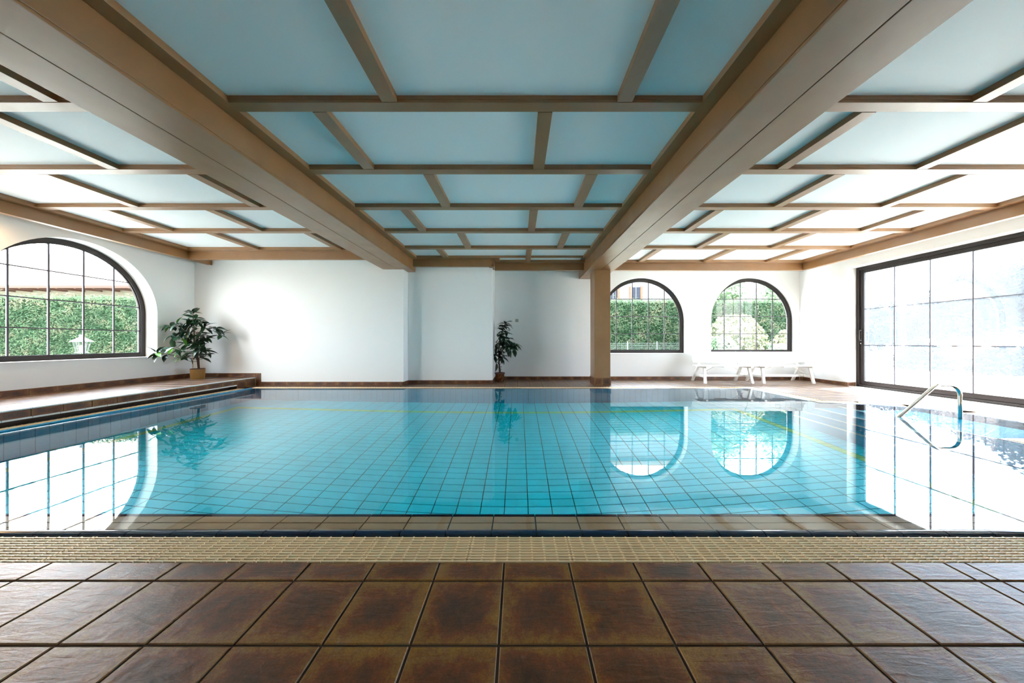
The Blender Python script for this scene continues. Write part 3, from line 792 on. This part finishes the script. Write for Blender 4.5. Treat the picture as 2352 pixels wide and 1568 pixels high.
arched_window('window_1', 'large arched window in the left wall facing the long hedge', fnL, LC, .25)
arched_window('window_4', 'second arched window of the left wall, beyond the picture edge', fnL, LC2, .25)
arched_window('window_2', 'arched back window next to the brown column, hedge behind it', fnB, W1, .235)
arched_window('window_3', 'arched back window in the corner above the benches, pale shrubs behind', fnB, W2, .235)

# sliding door
dr = MB(); D0 = .215
def dfr(mb, s0, s1, z0, z1, w, a, b, wb=None, wt_=None):
    wb = wb or w; wt_ = wt_ or w
    for q in ((s0, s0 + w, z0, z1), (s1 - w, s1, z0, z1), (s0 + w, s1 - w, z0, z0 + wb), (s0 + w, s1 - w, z1 - wt_, z1)):
        mb.prism([(q[0], q[2]), (q[1], q[2]), (q[1], q[3]), (q[0], q[3])], fnR, a, b)
dfr(dr, DY0, DY1, 0.001, DZ, .072, D0, D0 + .16, .05, .07)
door = tag(dr.build('door_1', 'frame', bevel=.004), 'wide dark framed sliding glass door filling the right wall', 'door', kind='structure')
for (s0, s1, da, first) in ((5.095, 7.688, D0 + .02, True), (2.522, 5.19, D0 + .085, False)):
    q = MB(); dfr(q, s0, s1, .051, 2.695, .085, da, da + .05, .088, .075)
    sa = q.build('sliding_sash', 'frame', door, bevel=.003)
    a, b = s0 + .085, s1 - .085; z0, z1 = .139, 2.62
    Sx = [a + (b - a) * k / 4 for k in range(5)]; Zx = [z0, .96, 1.788, z1]
    for s in Sx[1:-1]: MB().prism([(s - .007, z0), (s + .007, z0), (s + .007, z1), (s - .007, z1)], fnR, da + .012, da + .036).build('muntin', 'bar', sa)
    for z in Zx[1:-1]: MB().prism([(a, z - .006), (b, z - .006), (b, z + .006), (a, z + .006)], fnR, da + .014, da + .034).build('muntin', 'bar', sa)
    for i in range(4):
        for j in range(3):
            MB().prism([(Sx[i], Zx[j]), (Sx[i + 1], Zx[j]), (Sx[i + 1], Zx[j + 1]), (Sx[i], Zx[j + 1])], fnR, da + .021, da + .027).build('pane', 'glareglass', sa)
    if first:
        h = MB(); hy = 7.645; hx = XR + da
        h.tube([(hx, hy, 1.30), (hx - .06, hy, 1.30), (hx - .07, hy, 1.285), (hx - .07, hy, 1.085), (hx - .06, hy, 1.07), (hx, hy, 1.07)], .015, 8)
        h.box(hx - .008, hx, hy - .018, hy + .018, .98, 1.34)
        tag(h.build('handle', 'frame', sa, bevel=.001), 'black pull handle')
        MB().tube([(hx - .008, hy, 1.0), (hx - .03, hy, 1.0)], .012, 10).build('lock_cylinder', 'steel', sa)

# ------------------------------------------------------------------ things indoors
# handrail
rail = MB(); pts = [(5.14, 4.59, -.18), (5.285, 4.59, -.0)]
def arc(c, r, a0, a1, n, y=4.59): return [(c[0] + r * math.cos(a0 + (a1 - a0) * k / n), y, c[1] + r * math.sin(a0 + (a1 - a0) * k / n)) for k in range(n + 1)]
# slope leg 5.285,0 -> up to the bend, top bar, bend, vertical leg
a1 = math.atan2(.375, .435)
pts = [(5.10, 4.59, -.16), (5.285, 4.59, 0.0), (5.62, 4.59, .289)]
rb = .17; tz = .437
cxb = 5.62 + rb * math.sin(a1) * 1.0
pts += [(5.62 + rb * (math.sin(a1) - math.sin(a1 - a1 * k / 8)) , 4.59, tz - rb * (1 - math.cos(a1 - a1 * k / 8))) for k in range(9)]
e = pts[3]; dz = (tz - rb * (1 - math.cos(a1))) - .289
pts = [(5.10, 4.59, -.16), (5.285, 4.59, 0.0)]
zb_ = tz - rb * (1 - math.cos(a1)); xb_ = 5.285 + zb_ / math.tan(a1)
pts += [(xb_ + rb * (math.sin(a1) - math.sin(a1 * (1 - k / 8))), 4.59, tz - rb * (1 - math.cos(a1 * (1 - k / 8)))) for k in range(9)]
rv = .15; xv = 6.125
pts += [(xv - rv + rv * math.sin(PI / 2 * k / 8), 4.59, tz - rv * (1 - math.cos(PI / 2 * k / 8))) for k in range(9)]
pts += [(xv, 4.59, .2), (xv, 4.59, -.24)]
ro = rail.tube(pts, .0225, 20).build('pool_handrail', 'steel', smooth=True)
tag(ro, 'polished steel grab rail bent over the pool entry steps', 'handrail')
# socket / wall switch
sw = empty('wall_switch', (-.045, YB - .01, 1.62)); tag(sw, 'small grey wall switch on the recess wall above the smaller plant', 'switch')
MB().box(-.087, -.003, YB - .009, YB - .0005, 1.578, 1.662).build('plate', 'switch', sw, bevel=.003)
MB().box(-.072, -.018, YB - .014, YB - .009, 1.593, 1.647).build('rocker', 'switch', sw, bevel=.002)

# benches
def bench(x0, x1, label):
    r = empty('garden_bench', ((x0 + x1) / 2, 8.5, 0)); tag(r, label, 'bench', 'white benches under the back windows')
    yf, yb = 8.16, 8.72
    for k in range(4):
        y = yf + .004 + k * (.40 / 4); MB().box(x0, x1, y, y + .088, .425, .447).build('seat_slat', 'white_wood', r, bevel=.004)
    for i, (z, y) in enumerate(((.50, 8.62), (.595, 8.655), (.69, 8.69))):
        mb = MB(); d = .034
        mb.hexa([(x0 + .05, y, z), (x1 + .02, y, z), (x1 + .02, y + .022, z), (x0 + .05, y + .022, z), (x0 + .03, y + d, z + .088), (x1 + .04, y + d, z + .088), (x1 + .04, y + d + .022, z + .088), (x0 + .03, y + d + .022, z + .088)])
        mb.build('back_slat', 'white_wood', r, bevel=.004)
    for s, x in ((-1, x0 + .16), (1, x1 - .16)):
        MB().bar((x, 8.30, .41), (x + s * .03, 8.20, 0), .062, .045, (0, 1, 0)).build('leg', 'white_wood', r, bevel=.004)
        MB().bar((x, 8.58, .41), (x + s * .02, 8.84, 0), .062, .045, (0, 1, 0)).build('leg', 'white_wood', r, bevel=.004)
        MB().bar((x, 8.17, .405), (x, 8.66, .405), .06, .04).build('seat_bearer', 'white_wood', r, bevel=.003)
        MB().bar((x + s * .02, 8.255, .17), (x + s * .02, 8.735, .17), .03, .05).build('side_rail', 'white_wood', r, bevel=.003)
        MB().bar((x - s * .035, 8.585, .40), (x - s * .035, 8.765, .775), .03, .05, (1, 0, 0)).build('back_post', 'white_wood', r, bevel=.003)
        MB().bar((x - s * .03, 8.42, .24), (x - s * .34, 8.42, .415), .012, .02, (0, 1, 0)).build('brace', 'white_wood', r)
    xm = (x0 + x1) / 2
    MB().box(x0 + .12, x1 - .12, 8.47, 8.50, .145, .20).build('stretcher', 'white_wood', r, bevel=.004)
    MB().box(xm - .14, xm + .14, 8.18, 8.56, .405, .424).build('seat_batten', 'white_wood', r, bevel=.003)
bench(4.50, 5.93, 'white wooden slatted bench standing nearer the brown column')
bench(5.95, 7.45, 'white wooden slatted bench standing in the corner beside the sliding door')

# plants
def leaf_mesh(name, L_, W_, droop, m):
    mb = MB(); n = 6
    for i in range(n + 1):
        t_ = i / n; w_ = W_ / 2 * max(.03, math.sin(PI * min(1, t_ * 1.02 + .02)) ** .8) * (1 if t_ < .97 else .4)
        x = L_ * t_; z = -droop * L_ * t_ * t_
        mb.v += [(x, -w_, z + w_ * .35), (x, 0, z), (x, w_, z + w_ * .35)]
    for i in range(n):
        a = i * 3
        mb.f += [[a, a + 1, a + 4, a + 3], [a + 1, a + 2, a + 5, a + 4]]; mb.m += [0, 0]
    return mb.mesh(name, m, smooth=True, fix=False)
LEAVES = [leaf_mesh('leaf', 1.0, .42, .25, 'leaf'), leaf_mesh('leaf', 1.0, .36, .5, 'leaf'), leaf_mesh('leaf', 1.0, .46, .1, 'leaf')]
BACKLIT = leaf_mesh('leaf', 1.0, .40, .3, 'leaf_backlit')
def rosette(root, base, p, k, size, axis, new=0.0, spread=1.0):  # new: share of leaves in the bright backlit colour
    ax = Vector(axis).normalized(); ph = random.uniform(0, 6.28)
    for i in range(k):
        a = ph + i * 2.4; el = random.uniform(-.35, .75) * spread
        side = ax.orthogonal().normalized(); side = Matrix.Rotation(a, 3, ax) @ side
        d = (side * math.cos(el) + ax * math.sin(el)).normalized()
        q = d.to_track_quat('X', 'Z')
        me = BACKLIT if random.random() < new else random.choice(LEAVES)
        o = bpy.data.objects.new('leaf', me); COL.objects.link(o); attach(o, root)
        s = size * random.uniform(.75, 1.2)
        st = Vector(p) - Vector(base) + ax * random.uniform(-.05, .03)
        if root.name == 'potted_fig':
            tip = Vector(base) + st + d * s
            if min(tip.x, (Vector(base) + st).x) < -.62: d.x = abs(d.x) + .05; d.normalize(); q = d.to_track_quat('X', 'Z'); st.x = max(st.x, -.62 - base[0])
            if tip.y > 9.0: d.y = -abs(d.y); q = d.to_track_quat('X', 'Z')
        o.matrix_local = Matrix.Translation(st) @ q.to_matrix().to_4x4() @ Matrix.Rotation(random.uniform(-.5, .5), 4, 'X') @ Matrix.Scale(s, 4)
def px2w(px, py, Y): return ((px - 1191) * Y / F, Y, CH + (785 - py) * Y / F)
def branch_to(mb, stem, p, r0=.006):
    # from the nearest stem point below p, a bent twig
    cand = [q for q in stem if q[2] < p[2] + .02] or stem
    q = min(cand, key=lambda s: (s[0] - p[0]) ** 2 + (s[1] - p[1]) ** 2 + 1.2 * (s[2] - p[2] + .12) ** 2)
    m_ = [(a + b) / 2 for a, b in zip(q, p)]; m_[2] -= .03
    mb.tube([q, m_, p], [r0, r0 * .8, r0 * .5], 6)

# big plant on the ledge
base = (-7.215, 7.44, LZ)
pl = empty('potted_rubber_tree', base); tag(pl, 'bushy dark leaved rubber tree in a ribbed golden pot on the ledge corner', 'plant')
pr = MB().lathe([(0, .0), (.105, .0), (.112, .01), (.124, .225), (.124, .232), (.112, .232), (.11, .20), (0, .20)], 40, base)
po = pr.build('pot', 'rattan', pl, smooth=False)
rb_ = MB()
for k in range(44):
    a = 2 * PI * k / 44; c_, s_ = math.cos(a), math.sin(a)
    rb_.tube([(base[0] + .113 * c_, base[1] + .113 * s_, base[2] + .004), (base[0] + .1245 * c_, base[1] + .1245 * s_, base[2] + .222)], .0075, 5)
rb_.build('cane_ribbing', 'rattan', po)
MB().lathe([(.118, .224), (.130, .224), (.130, .240), (.116, .240), (.116, .215)], 40, base).build('rim', 'potrim', po)
MB().lathe([(0, .205), (.115, .205)], 24, base).build('soil', 'soil', po)
st = MB(); stem1 = []
def stemline(P):
    for a, b in zip(P, P[1:]):
        for k in range(6): stem1.append(tuple(a[i] + (b[i] - a[i]) * k / 6 for i in range(3)))
S1 = [(-7.19, 7.44, .40)] + [px2w(300 + a / 7.35, 690 + b / 7.35, 7.44 - c) for a, b, c in ((1130, 1020, 0), (1090, 880, 0), (1080, 700, .02), (1070, 500, .03), (1060, 330, .03), (1050, 200, .03))]
S2 = [(-7.18, 7.44, .40)] + [px2w(300 + a / 7.35, 690 + b / 7.35, 7.40) for a, b in ((1150, 1000), (1110, 860), (1130, 700), (1160, 560))]
stemline(S1); stemline(S2)
st.tube(S1, [.016, .014, .012, .011, .010, .008, .006], 8); st.tube(S2, [.014, .011, .010, .008, .006], 8)
CL = [(1050, 200, .0, 9), (1090, 300, .1, 9), (980, 330, .1, 7), (1130, 380, .0, 7), (650, 420, .25, 9), (800, 400, .25, 8), (900, 480, .2, 8), (1020, 420, .2, 7),
      (1250, 430, -.05, 5), (1440, 480, -.1, 10), (1540, 570, -.12, 7), (700, 600, .3, 7), (840, 620, .3, 8), (960, 560, .2, 8), (1150, 560, .1, 8), (1200, 650, .0, 9),
      (1290, 640, -.05, 6), (1100, 730, .1, 9), (440, 880, .75, 9), (580, 900, .65, 5), (720, 810, .35, 7), (830, 840, .3, 8), (950, 720, .2, 8), (950, 940, .2, 8),
      (870, 980, .25, 4), (1170, 930, .0, 7), (1240, 850, .0, 8), (1270, 920, -.05, 6), (1000, 640, .0, 7), (1130, 800, .15, 7)]
for a, b, c, k in CL:
    p = px2w(300 + a / 7.35, 690 + b / 7.35, 7.38 - c)
    branch_to(st, stem1, p)
    ax = (p[0] + 7.2, (p[1] - 7.5) * 1.2 - .1, .5)
    rosette(pl, base, p, k, .20, ax, .16 if a < 900 else .0)
st.build('trunk', 'bark', pl, smooth=True)
MB().tube([px2w(300 + 1050 / 7.35, 690 + 1145 / 7.35, 7.36), px2w(300 + 1062 / 7.35, 690 + 560 / 7.35, 7.38)], .006, 6).build('support_cane', 'cane', pl)

# slim plant in the recess
base = (-.49, 8.66, 0)
p2 = empty('potted_fig', base); tag(p2, 'slim dark leaved plant in a mottled brown pot in the shaded recess', 'plant')
po = MB().lathe([(0, .0), (.10, .0), (.107, .012), (.118, .205), (.128, .207), (.130, .232), (.115, .232), (.112, .19), (0, .19)], 36, base).build('pot', 'marble', p2, smooth=True)
MB().lathe([(.118, .204), (.1315, .204), (.1325, .234), (.117, .236)], 36, base).build('rim', 'potrim', po)
MB().lathe([(0, .20), (.114, .20)], 24, base).build('soil', 'soil', po)
st = MB(); stem1 = []
q2 = lambda a, b, c=0: px2w(1120 + a / 9.22, 720 + b / 9.22, 8.64 - c)
S1 = [(-.50, 8.66, .19)] + [q2(*t_) for t_ in ((240, 1100), (232, 900), (240, 700), (280, 520), (320, 380), (350, 250), (385, 190))]
S2 = [(-.47, 8.66, .19)] + [q2(*t_) for t_ in ((250, 1050), (255, 850), (262, 650), (240, 500))]
stemline(S1); stemline(S2)
st.tube(S1, [.014, .012, .010, .009, .008, .007, .006, .004], 8); st.tube(S2, [.011, .010, .009, .007, .005], 8)
for a, b, c, k in ((385, 200, 0, 6), (350, 260, .05, 7), (410, 260, 0, 6), (300, 300, .05, 6), (330, 380, .1, 6), (400, 390, .1, 5), (220, 440, 0, 5), (330, 500, .1, 7), (250, 520, .05, 6),
                   (470, 530, .1, 6), (370, 600, .15, 8), (460, 650, .15, 8), (520, 680, .12, 7), (590, 640, .05, 8), (400, 700, .15, 7), (330, 680, .15, 7), (550, 740, .1, 5), (220, 620, .0, 5), (180, 740, .0, 5), (480, 770, .12, 5),
                   (300, 800, .05, 6), (220, 880, 0, 5), (290, 900, .05, 4), (300, 980, .05, 5), (150, 900, 0, 3), (180, 1060, .0, 2), (280, 1160, .0, 3)):
    p = q2(a, b, c); branch_to(st, stem1, p, .005)
    rosette(p2, base, p, k + 1, .19 if b < 1100 else .06, ((p[0] + .45), -.1, .35 if b < 700 else -.2))
st.build('trunk', 'bark', p2, smooth=True)

# ------------------------------------------------------------------ outdoors
g = MB()
for r in ((-90, XL - .42, -60, 200), (XR + .42, 160, -60, 200), (XL - .42, XR + .42, YB + .42, 200), (XL - .42, XR + .42, -60, YN - .3)):
    g.box(r[0], r[1], r[2], r[3], -2.2, -.06)
tag(g.build('ground_outside', 'lawn'), 'pale sunlit garden ground outside the windows', 'ground', kind='structure')
def sprays(n, pick, L_, W_, rnd=.8):
    """n small leaf quads; pick() -> (point, outward normal)"""
    mb = MB()
    for _ in range(n):
        p, nn = pick(); p = Vector(p); nn = Vector(nn)
        t_ = Vector((random.gauss(0, 1), random.gauss(0, 1), random.gauss(-.1, .7))); t_ = (t_ - nn * t_.dot(nn) * .6).normalized()
        s_ = (nn + Vector((random.gauss(0, rnd), random.gauss(0, rnd), random.gauss(0, rnd)))).cross(t_).normalized()
        a = L_ * random.uniform(.6, 1.4) / 2; b = W_ * random.uniform(.6, 1.4) / 2
        i = len(mb.v); mb.v += [tuple(p - t_ * a), tuple(p + s_ * b), tuple(p + t_ * a), tuple(p - s_ * b)]
        mb.f.append([i, i + 1, i + 2, i + 3]); mb.m.append(0)
    return mb
def hedge(x0, x1, ya, yb, h, label, dens):
    r = empty('clipped_hedge', ((x0 + x1) / 2, (ya + yb) / 2, 0)); tag(r, label, 'hedge')
    Y = lambda x: ya + (yb - ya) * (x - x0) / (x1 - x0)
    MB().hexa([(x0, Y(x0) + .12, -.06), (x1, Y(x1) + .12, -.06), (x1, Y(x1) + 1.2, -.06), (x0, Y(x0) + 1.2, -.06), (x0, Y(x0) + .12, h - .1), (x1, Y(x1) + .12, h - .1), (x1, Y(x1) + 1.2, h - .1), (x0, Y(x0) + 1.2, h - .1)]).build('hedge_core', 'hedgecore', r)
    def pick():
        x = random.uniform(x0, x1)
        if random.random() < .82:
            z = random.uniform(.0, h); return (x, Y(x) + random.uniform(-.07, .14) + .06 * math.sin(x * 3.1) * math.sin(z * 4), z), (0, -1, .15)
        return (x, Y(x) + random.uniform(0, 1.2), h - .1 + abs(random.gauss(0, .10))), (0, -.2, 1)
    o = sprays(int((x1 - x0) * h * dens), pick, .11, .024).build('foliage', 'hedge', r, fix=False); o['kind'] = 'stuff'
hedge(-24.0, -8.4, 11.6, 13.0, 2.72, 'long clipped green hedge seen through the large left window', 1250)
hedge(1.0, 11.9, 13.2, 13.5, 2.72, 'clipped green hedge seen through the two arched back windows', 1250)
def shrub(x, y, r, h, label, n, m='shrub'):
    o = empty('garden_shrub', (x, y, -.06)); tag(o, label, 'shrub', 'shrubs outside the corner window')
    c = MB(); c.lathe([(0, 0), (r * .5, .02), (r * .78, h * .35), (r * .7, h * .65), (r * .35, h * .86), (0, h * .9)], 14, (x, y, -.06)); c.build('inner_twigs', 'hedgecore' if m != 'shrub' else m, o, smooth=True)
    def pick():
        a = random.uniform(0, 2 * PI); t_ = random.random(); z = h * t_; rr = r * (.35 + .65 * math.sin(PI * min(1, .25 + t_ * .72))) * random.uniform(.82, 1.06) * (1 + .15 * math.sin(3 * a + x))
        return (x + rr * math.cos(a), y + rr * math.sin(a), z), (math.cos(a), math.sin(a), .4)
    f = sprays(n, pick, .11, .06).build('foliage', m, o, fix=False); f['kind'] = 'stuff'
shrub(7.6, 11.6, 1.0, 1.95, 'tall rounded pale sun-bright shrub in front of the hedge', 5200)
shrub(9.75, 11.75, .85, 1.45, 'lower cream tinted shrub close to the window frame', 4000)
shrub(6.7, 11.0, .75, 1.2, 'small loose shrub with greener leaves below the tall one', 3000, 'tree')
shrub(8.5, 10.9, .6, .95, 'low grey green shrub at the bottom edge of the corner window', 2400, 'tree')
def tree(x, y, h, r, label, n=5200, m='tree'):
    o = empty('garden_tree', (x, y, -.06)); tag(o, label, 'tree')
    tr = MB(); tr.tube([(x, y, -.06), (x + .05, y, h * .35), (x - .04, y, h * .6), (x, y, h * .85)], [h * .028, h * .022, h * .016, h * .006], 8)
    for k in range(7):
        a = k * 2.4; z = h * (.35 + .06 * k); tr.tube([(x, y, z), (x + r * .4 * math.cos(a), y + r * .4 * math.sin(a), z + h * .1), (x + r * .75 * math.cos(a), y + r * .75 * math.sin(a), z + h * .15)], [h * .010, h * .007, h * .003], 5)
    tr.build('trunk', 'bark', o, smooth=True)
    bl = [(random.uniform(-.55, .55) * r, random.uniform(-.55, .55) * r, h * random.uniform(.42, .86), r * random.uniform(.35, .6)) for _ in range(11)]
    def pick():
        b = random.choice(bl); d = Vector((random.gauss(0, 1), random.gauss(0, 1), random.gauss(0, 1))).normalized(); q = b[3] * random.uniform(.6, 1.05)
        return (x + b[0] + d.x * q, y + b[1] + d.y * q, b[2] + d.z * q), d
    f = sprays(n, pick, .22 * r / 2, .13 * r / 2).build('crown', m, o, fix=False); f['kind'] = 'stuff'
tree(10.5, 17.5, 5.2, 1.9, 'light green garden tree rising behind the hedge at the corner window')
tree(15.5, 19.0, 6.2, 2.2, 'taller feathery tree behind the right end of the hedge')
for x, y, h, r, lb in ((16.5, 15.3, 2.2, 1.1, 'small hazy tree seen through the farthest pane column of the sliding door'),
                       (19.3, 16.3, 2.7, 1.2, 'low broad hazy tree seen through the second pane column of the sliding door'),
                       (25.0, 19.0, 3.9, 1.7, 'round hazy tree in the third pane column of the sliding door'),
                       (22.0, 15.0, 4.3, 2.0, 'dense hazy tree in the pane column next to the meeting stile'),
                       (30.0, 21.6, 5.2, 2.0, 'larger hazy tree rising behind the round one in the door panes'),
                       (27.0, 24.5, 4.0, 1.9, 'distant hazy tree standing behind the small one at the far end of the door'),
                       (36.0, 25.0, 6.8, 2.2, 'tallest and rearmost hazy tree beyond the sliding door')):
    tree(x, y, h, r, lb, 3600, 'darktree')
def lowshrub(x, y, r, h, label):
    o = empty('border_shrub', (x, y, -.06)); tag(o, label, 'shrub', 'border shrubs across the terrace')
    def pick():
        a = random.uniform(0, 2 * PI); e = random.uniform(0, PI / 2); q = random.uniform(.5, 1)
        return (x + r * q * math.cos(a) * math.cos(e), y + r * q * math.sin(a) * math.cos(e), h * q * math.sin(e)), (math.cos(a), math.sin(a), .5)
    f = sprays(1500, pick, .16, .08).build('foliage', 'darktree', o, fix=False); f['kind'] = 'stuff'
lowshrub(15.8, 13.0, .9, 1.0, 'low rounded shrub on the terrace, seen in the middle of the door panes')
lowshrub(15.8, 10.7, 1.0, .9, 'low rounded shrub on the terrace, seen beside the meeting stile of the door')
# hill
hl = MB(); n = 40; hv = []
for j in range(9):
    for i in range(n + 1):
        a = .72 + 1.5 * i / n; d = 95 + 14 * j; hh = (84 + 6 * math.sin(i * .37 + 1) + 3 * math.sin(i * .9)) * math.sin(PI / 2 * min(1, j / 6)) * min(1, .1 + i / 3)
        hv.append((d * math.sin(a), d * math.cos(a), -1 + hh))
hl.v = hv
for j in range(8):
    for i in range(n):
        a = j * (n + 1) + i; hl.f.append([a, a + 1, a + n + 2, a + n + 1]); hl.m.append(0)
tag(hl.build('wooded_hill', 'hill', smooth=True), 'pale hazy wooded hill far beyond the garden', 'hill', kind='structure')
# house behind the left hedge
h = empty('neighbour_house', (-26, 22, -.06)); tag(h, 'cream neighbouring house with a broad low roof behind the left hedge', 'house')
MB().box(-40, -17.2, 19.0, 30, -.06, 4.1).build('wall', 'house', h)
rf = MB(); rf.hexa([(-41.5, 17.8, 4.05), (-15.9, 17.8, 4.05), (-15.9, 31, 4.05), (-41.5, 31, 4.05), (-38, 24.0, 7.4), (-20, 24.0, 7.4), (-20, 25.0, 7.4), (-38, 25.0, 7.4)])
ro2 = rf.build('roof', 'roof', h)
MB().box(-41.5, -15.9, 17.74, 17.84, 3.93, 4.07).build('eave_board', 'eave', ro2)
for k in range(26): MB().box(-41 + k, -40.88 + k, 17.85, 19.0, 3.90, 4.04).build('rafter_end', 'eave', ro2)
# house behind the back windows
h = empty('apartment_house', (8, 26, -.06)); tag(h, 'white house wall with brown shutters above the hedge in the arched window', 'house')
MB().box(3.0, 14.0, 24, 32, -.06, 7.6).build('wall', 'lantern', h)
for x0 in (8.5, 6.85):
    wv_ = MB().box(x0 - .30, x0 + .30, 23.97, 24.02, 4.15, 5.0).build('window', 'darkpane', h)
    MB().box(x0 - .02, x0 + .02, 23.95, 24.0, 4.15, 5.0).build('mullion', 'lantern', wv_)
    MB().box(x0 + .32, x0 + .48, 23.93, 24.0, 4.1, 5.05).build('shutter', 'shutter', h)
    MB().box(x0 - .48, x0 - .32, 23.93, 24.0, 4.1, 5.05).build('shutter', 'shutter', h)
MB().hexa([(2.2, 23.2, 7.6), (14.8, 23.2, 7.6), (14.8, 33, 7.6), (2.2, 33, 7.6), (4, 27, 9.6), (13, 27, 9.6), (13, 28, 9.6), (4, 28, 9.6)]).build('roof', 'roof', h)
# wire fence in front of the back hedge
h = empty('wire_fence', (4, 12.9, -.06)); tag(h, 'low pale wire fence in front of the hedge behind the arched window', 'fence')
for k in range(8):
    x = 1.5 + k * 1.15 + .45; MB().box(x - .02, x + .02, 12.88, 12.92, -.06, 1.06).build('post', 'lantern', h)
wr = MB()
for k in range(8): wr.box(1.3, 10.2, 12.897, 12.903, .35 + k * .09, .356 + k * .09)
for k in range(178): wr.box(1.3 + k * .05, 1.304 + k * .05, 12.897, 12.903, .3, 1.0)
o = wr.build('wire_mesh', 'fence', h, fix=False); o['kind'] = 'stuff'
# garden lantern
lx, ly = -9.24, 7.0
h = empty('garden_lantern', (lx, ly, -.06)); tag(h, 'white garden lantern on a post just outside the left window', 'lamp')
MB().box(lx - .085, lx + .085, ly - .085, ly + .085, -.06, .78).build('post', 'lantern', h, bevel=.01)
MB().lathe([(.02, 1.19), (.045, 1.175), (.03, 1.15), (.055, 1.12), (.09, 1.095), (.165, 1.045), (.165, 1.035), (.05, 1.04)], 24, (lx, ly, 0)).build('lantern_roof', 'lantern', h, smooth=True)
MB().lathe([(.075, .80), (.10, .80), (.10, .815), (.075, .82)], 6, (lx, ly, 0)).build('collar', 'lantern', h)
MB().lathe([(.070, .815), (.115, 1.035)], 6, (lx, ly, 0)).build('lantern_glass', 'glass', h)
lr = MB()
for k in range(6):
    a = PI / 3 * k; lr.tube([(lx + .072 * math.cos(a), ly + .072 * math.sin(a), .81), (lx + .118 * math.cos(a), ly + .118 * math.sin(a), 1.04)], .005, 5)
lr.build('rib', 'lantern', h); MB().tube([(lx, ly, .81), (lx, ly, .96)], .03, 12).build('bulb', 'sill', h)

# warm wall lamp under the left cornice, beyond the picture's edge
lm = bpy.data.lights.new('cove_glow', 'AREA'); lm.shape = 'RECTANGLE'; lm.size = .08; lm.size_y = 1.2; lm.energy = 14; lm.color = (1.0, .62, .28)
lo = bpy.data.objects.new('cove_glow', lm); COL.objects.link(lo); lo.location = (-7.45, 4.0, 2.83); lo.rotation_euler = (0, 0, 0)
